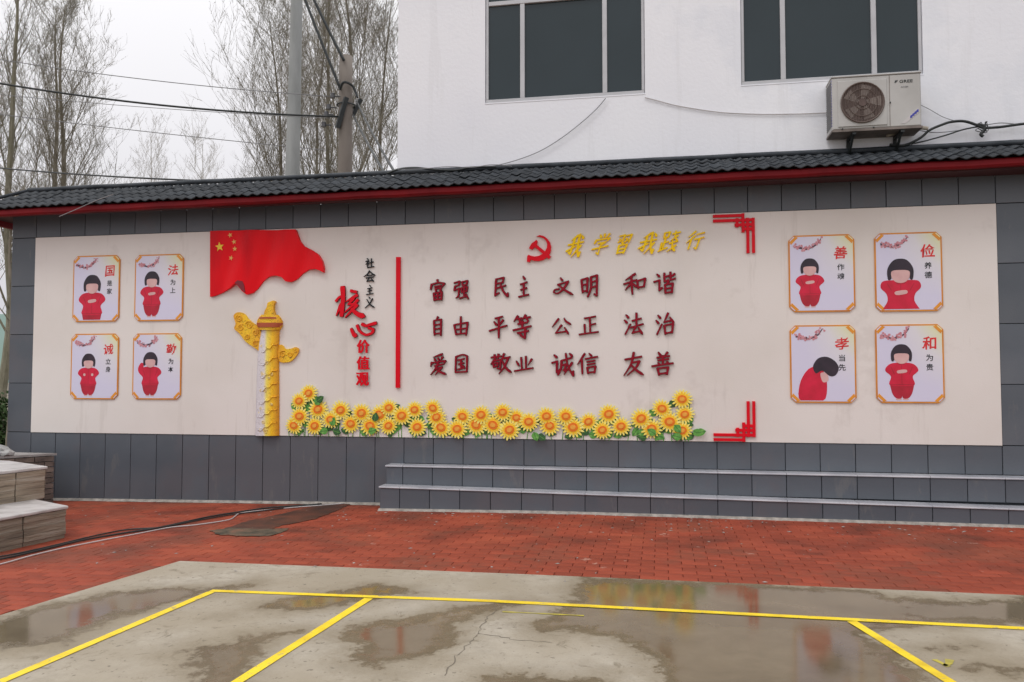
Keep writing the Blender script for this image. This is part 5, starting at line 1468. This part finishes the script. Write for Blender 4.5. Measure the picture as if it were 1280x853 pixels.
sag((-8.979,6,8.319), (0.18,8.3,7.377), .22, .024, 'black', 'thickest black overhead wire running from the upper left to the pole')
sag((-10.103,7,9.316), (0.022,8.3,7.845), .15, .010, 'greycord', 'topmost thin grey overhead wire on the left')
sag((-12.269,9,9.213), (-0.069,8.3,7.355), .10, .008, 'greycord', 'thin grey overhead wire just below the thick black one')
sag((-12.25,9,8.72), (-1.747,12,7.737), .05, .011, 'greycord', 'thin grey wire below the others passing behind the tall pale pole')
sag((-6.705,4,5.646), (1.655,0.35,3.941), .06, .012, 'black', 'low black wire sagging down onto the left part of the roof')
sag((-0.755,8.2,10.362), (0.173,8.3,8.037), .02, .032, 'black', 'left one of the two steep black wires coming down to the shorter pole')
sag((-0.56,8.2,10.345), (0.263,8.3,8.656), .02, .034, 'black', 'right one of the two steep black wires coming down to the shorter pole')
sag((0.4,8.7,7.884), (3.772,1.6,4.234), .05, .020, 'black', 'steep black wire descending from the pole to the building corner')
sag((0.325,8.7,7.552), (3.626,1.6,4.23), .03, .019, 'black', 'second steep black wire descending left of the building corner')
cable([(1.051,-0.44,3.619),(0.824,-0.44,3.553),(0.565,-0.44,3.46),(0.345,-0.44,3.384)], .0045, 'greycord', 'eave_wire', 'thin slack wire hanging under the left eave', 'wire')

# ------------------------------------------------------------------ trees
def tree(name, x, y, H, spread, label, seed, group, r0=.16, nl=26, lean=(0, 0), mat='bark', tmat='twig', first=.16, buds=True, thin=1.0, up=.75, dens=1.0, ll=.36, lr=.30):
    rnd = random.Random(seed)
    r = tag(empty(name, (x, y, 0)), label, 'tree', group)
    tr = MB(); cw = MB(); bd_ = MB()
    n = 16
    P = []; px_, py_ = x, y
    for i in range(n+1):
        u = i/n
        P.append(Vector((x+lean[0]*H*u+.05*H*.5*noise.noise(Vector((u*4, seed+.5, 0.3))), y+lean[1]*H*u+.05*H*.12*noise.noise(Vector((u*4, 0, seed))), H*u)))
    R = [r0*(1-u/n)**.85+.012 for u in range(n+1)]
    tr.tube(P, R, 8)
    def twig(mb, p, d, L, rad, lvl):
        k = 4 if lvl < 2 else 3
        pts = [p.copy()]; q = p.copy(); dd = d.copy()
        for i in range(k):
            dd = (dd+Vector((rnd.gauss(0, .15), rnd.gauss(0, .15), .17 if lvl < 2 else .10))).normalized()
            q = q+dd*L/k; pts.append(q.copy())
        mb.tube(pts, [rad*(1-.75*i/k) for i in range(k+1)], 5 if lvl == 0 else 3, cap=False)
        if lvl < 3:
            cnt = int(((8, 6, 3.8)[lvl])*dens*rnd.uniform(.8, 1.2))
            for j in range(cnt):
                u = rnd.uniform(.18, 1.0); i0 = min(int(u*k), k-1); pp_ = pts[i0].lerp(pts[i0+1], u*k-i0)
                ax = Vector((rnd.gauss(0, 1), rnd.gauss(0, 1), rnd.gauss(0, .4))); ax = (ax-dd*ax.dot(dd)).normalized()
                nd = (dd*up+ax*rnd.uniform(.38, .80)+Vector((0, 0, .15))).normalized()
                twig(cw, pp_, nd, L*rnd.uniform(.34, .55), max(rad*.42, .0045*thin), lvl+1)
        elif buds:
            for j in range(3):
                b0 = pts[rnd.randrange(1, len(pts))]; s = rnd.uniform(.014, .028)
                n_ = len(bd_.v); v1 = Vector((rnd.gauss(0, 1), rnd.gauss(0, 1), rnd.gauss(0, 1))).normalized()*s; v2 = Vector((rnd.gauss(0, 1), rnd.gauss(0, 1), rnd.gauss(0, 1))).normalized()*s
                bd_.v += [tuple(b0), tuple(b0+v1), tuple(b0+v2)]; bd_.f.append((n_, n_+1, n_+2)); bd_.m.append(0)
    for i in range(nl):
        u = first+(1-first)*(i+rnd.random()*.8)/nl*.97
        k_ = min(int(u*n), n-1); p = P[k_].lerp(P[k_+1], u*n-k_)
        a = rnd.uniform(0, 2*pi)
        d = Vector((cos(a)*spread, sin(a)*spread, 1.0)).normalized()
        L = H*ll*(1-u*.72)*rnd.uniform(.8, 1.15)
        twig(tr, p, d, L, max(R[k_]*lr, .012), 0)
    tr.build('trunk', M[mat], r); cw.build('crown', M[tmat], r)
    if buds and bd_.v: bd_.build('buds', M['bud'], r)
    return r
gt = 'bare poplars behind the wall'
tree('poplar_tree', -15.45, 16, 17.5, .40, 'bare poplar with a pale mossy trunk at the left edge of the view', 3, gt, .15, 24, (.004, 0), 'barkpale', dens=1.1)
tree('poplar_tree', -14.45, 17, 15.0, .38, 'bare poplar with a brownish trunk, second from the left edge', 5, gt, .12, 22, dens=1.1)
tree('poplar_tree', -13.55, 16, 14.6, .40, 'dark stemmed bare poplar on the right of the leftmost cluster', 8, gt, .13, 24, (.01, 0), dens=1.1)
tree('poplar_tree', -5.4, 18, 14.5, .75, 'wide bare poplar leaning left behind the tall pale pole', 11, gt, .10, 24, (-.08, 0), ll=.46, dens=1.15, first=.3)
tree('poplar_tree', -4.6, 18.5, 14.5, .80, 'slender bare poplar rising behind the tall pale pole', 12, gt, .09, 22, (-.01, 0), ll=.46, dens=1.15, first=.3)
tree('poplar_tree', -3.9, 17, 15.5, .70, 'bare poplar with a mossy stem between the two poles', 14, gt, .12, 17, (.0, 0), 'barkpale', ll=.44, dens=1.15, first=.3)
tree('poplar_tree', -2.45, 15, 15.5, .60, 'bare poplar directly behind the shorter pole', 17, gt, .13, 22, ll=.42, dens=1.15, first=.3)
tree('poplar_tree', -2.4, 17.5, 14.5, .75, 'bare poplar beside the corner of the white building', 21, gt, .10, 22, (.04, 0), ll=.44, dens=1.15, first=.3)
gf = 'pale distant trees'
tree('distant_tree', -29.9, 45, 19.4, .62, 'pale distant bare tree above the roof, the left one of the small pair', 31, gf, .13, 20, mat='twighaze', tmat='twighaze', buds=False, thin=1.6, first=.45, ll=.36, dens=.8)
tree('distant_tree', -26.3, 46, 19.0, .70, 'pale distant bare tree above the roof, the right one of the small pair', 37, gf, .13, 20, mat='twighaze', tmat='twighaze', buds=False, thin=1.6, first=.45, ll=.36, dens=.8)

# slim leaning branches seen over the left part of the roof
# ------------------------------------------------------------------ view past the left end of the wall
hm = MB(); nx, ny = 40, 8
for j in range(ny+1):
    for i in range(nx+1):
        x = -420+i*16; y = 170+j*18; u = j/ny
        hgt = 26*sin(pi*min(1, u*1.0)*.5)*(1+.35*noise.noise(Vector((x*.006, 3, 0))))
        hm.v.append((x, y, -1+hgt))
for j in range(ny):
    for i in range(nx):
        p = j*(nx+1)+i; hm.f.append((p, p+1, p+nx+2, p+nx+1)); hm.m.append(0)
tag(hm.build('hills', M['hill'], smooth=True), kind='structure')
def leafy(name, c, s, n, label, cat, leaf=.05):
    r = tag(empty(name, (c[0], c[1], 0)), label, cat)
    t = MB(); rnd = random.Random(5)
    for i in range(n):
        v = Vector((rnd.gauss(0, 1), rnd.gauss(0, 1), rnd.gauss(0, 1))).normalized(); k_ = (rnd.random()**.4)*(1+.25*noise.noise(v*2.2))
        p = Vector((c[0]+v.x*s[0]*k_, c[1]+v.y*s[1]*k_, max(.05, c[2]+v.z*s[2]*k_)))
        a = Vector((rnd.gauss(0, 1), rnd.gauss(0, 1), rnd.gauss(0, 1))).normalized()*leaf; b_ = a.cross(Vector((rnd.random(), rnd.random(), rnd.random()))).normalized()*leaf*.6
        n_ = len(t.v); t.v += [tuple(p), tuple(p+a*.5+b_), tuple(p+a), tuple(p+a*.5-b_)]; t.f.append((n_, n_+1, n_+2, n_+3)); t.m.append(0)
    t.build('foliage', M['shrub'], r)
    t = MB()
    for i in range(6): t.tube([(c[0]+.05*i-.1, c[1], 0), (c[0]+(i-2.5)*s[0]*.25, c[1]+rnd.uniform(-.2, .2), c[2]+s[2]*.3)], [.03, .012], 5)
    t.build('stem', M['bark'], r)
leafy('evergreen_shrub', (-3.45, 2.6, .62), (.75, .6, .66), 5200, 'dark evergreen shrub past the left end of the wall', 'shrub', .06)
fb = tag(empty('far_building', (-46, 62, 0)), 'low white building glimpsed past the left end of the wall', 'building')
t = MB(); t.box((-50,60,0),(-34,68,3.1)); t.build('wall', M['bwall'], fb)
t = MB(); t.prism([(-50.5,3.1),(-33.5,3.1),(-36,4.0),(-48,4.0)], 59.5, 68.5); t.build('roof', M['capstone'], fb)
for i in range(5):
    t = MB(); t.box((-48.5+i*3, 59.96, 1.0), (-47.3+i*3, 60.0-.005, 2.2)); t.build('window', M['glass'], fb)
tl_ = tree('young_tree', -2.6, 2.2, 4.4, .8, 'small bare tree with crooked twigs just past the left end of the wall', 41, 'small bare trees beside the wall end', .035, 16, (-.02, 0), buds=False, thin=.8, first=.25, dens=.7)
cable([(-.98,-.35,.70),(-.86,-.30,.80),(-.78,-.2,.95),(-.75,-.1,1.2)], .035, 'rock', 'bare_stem', 'thick grey bare stem leaning beside the left end of the wall', 'branch')
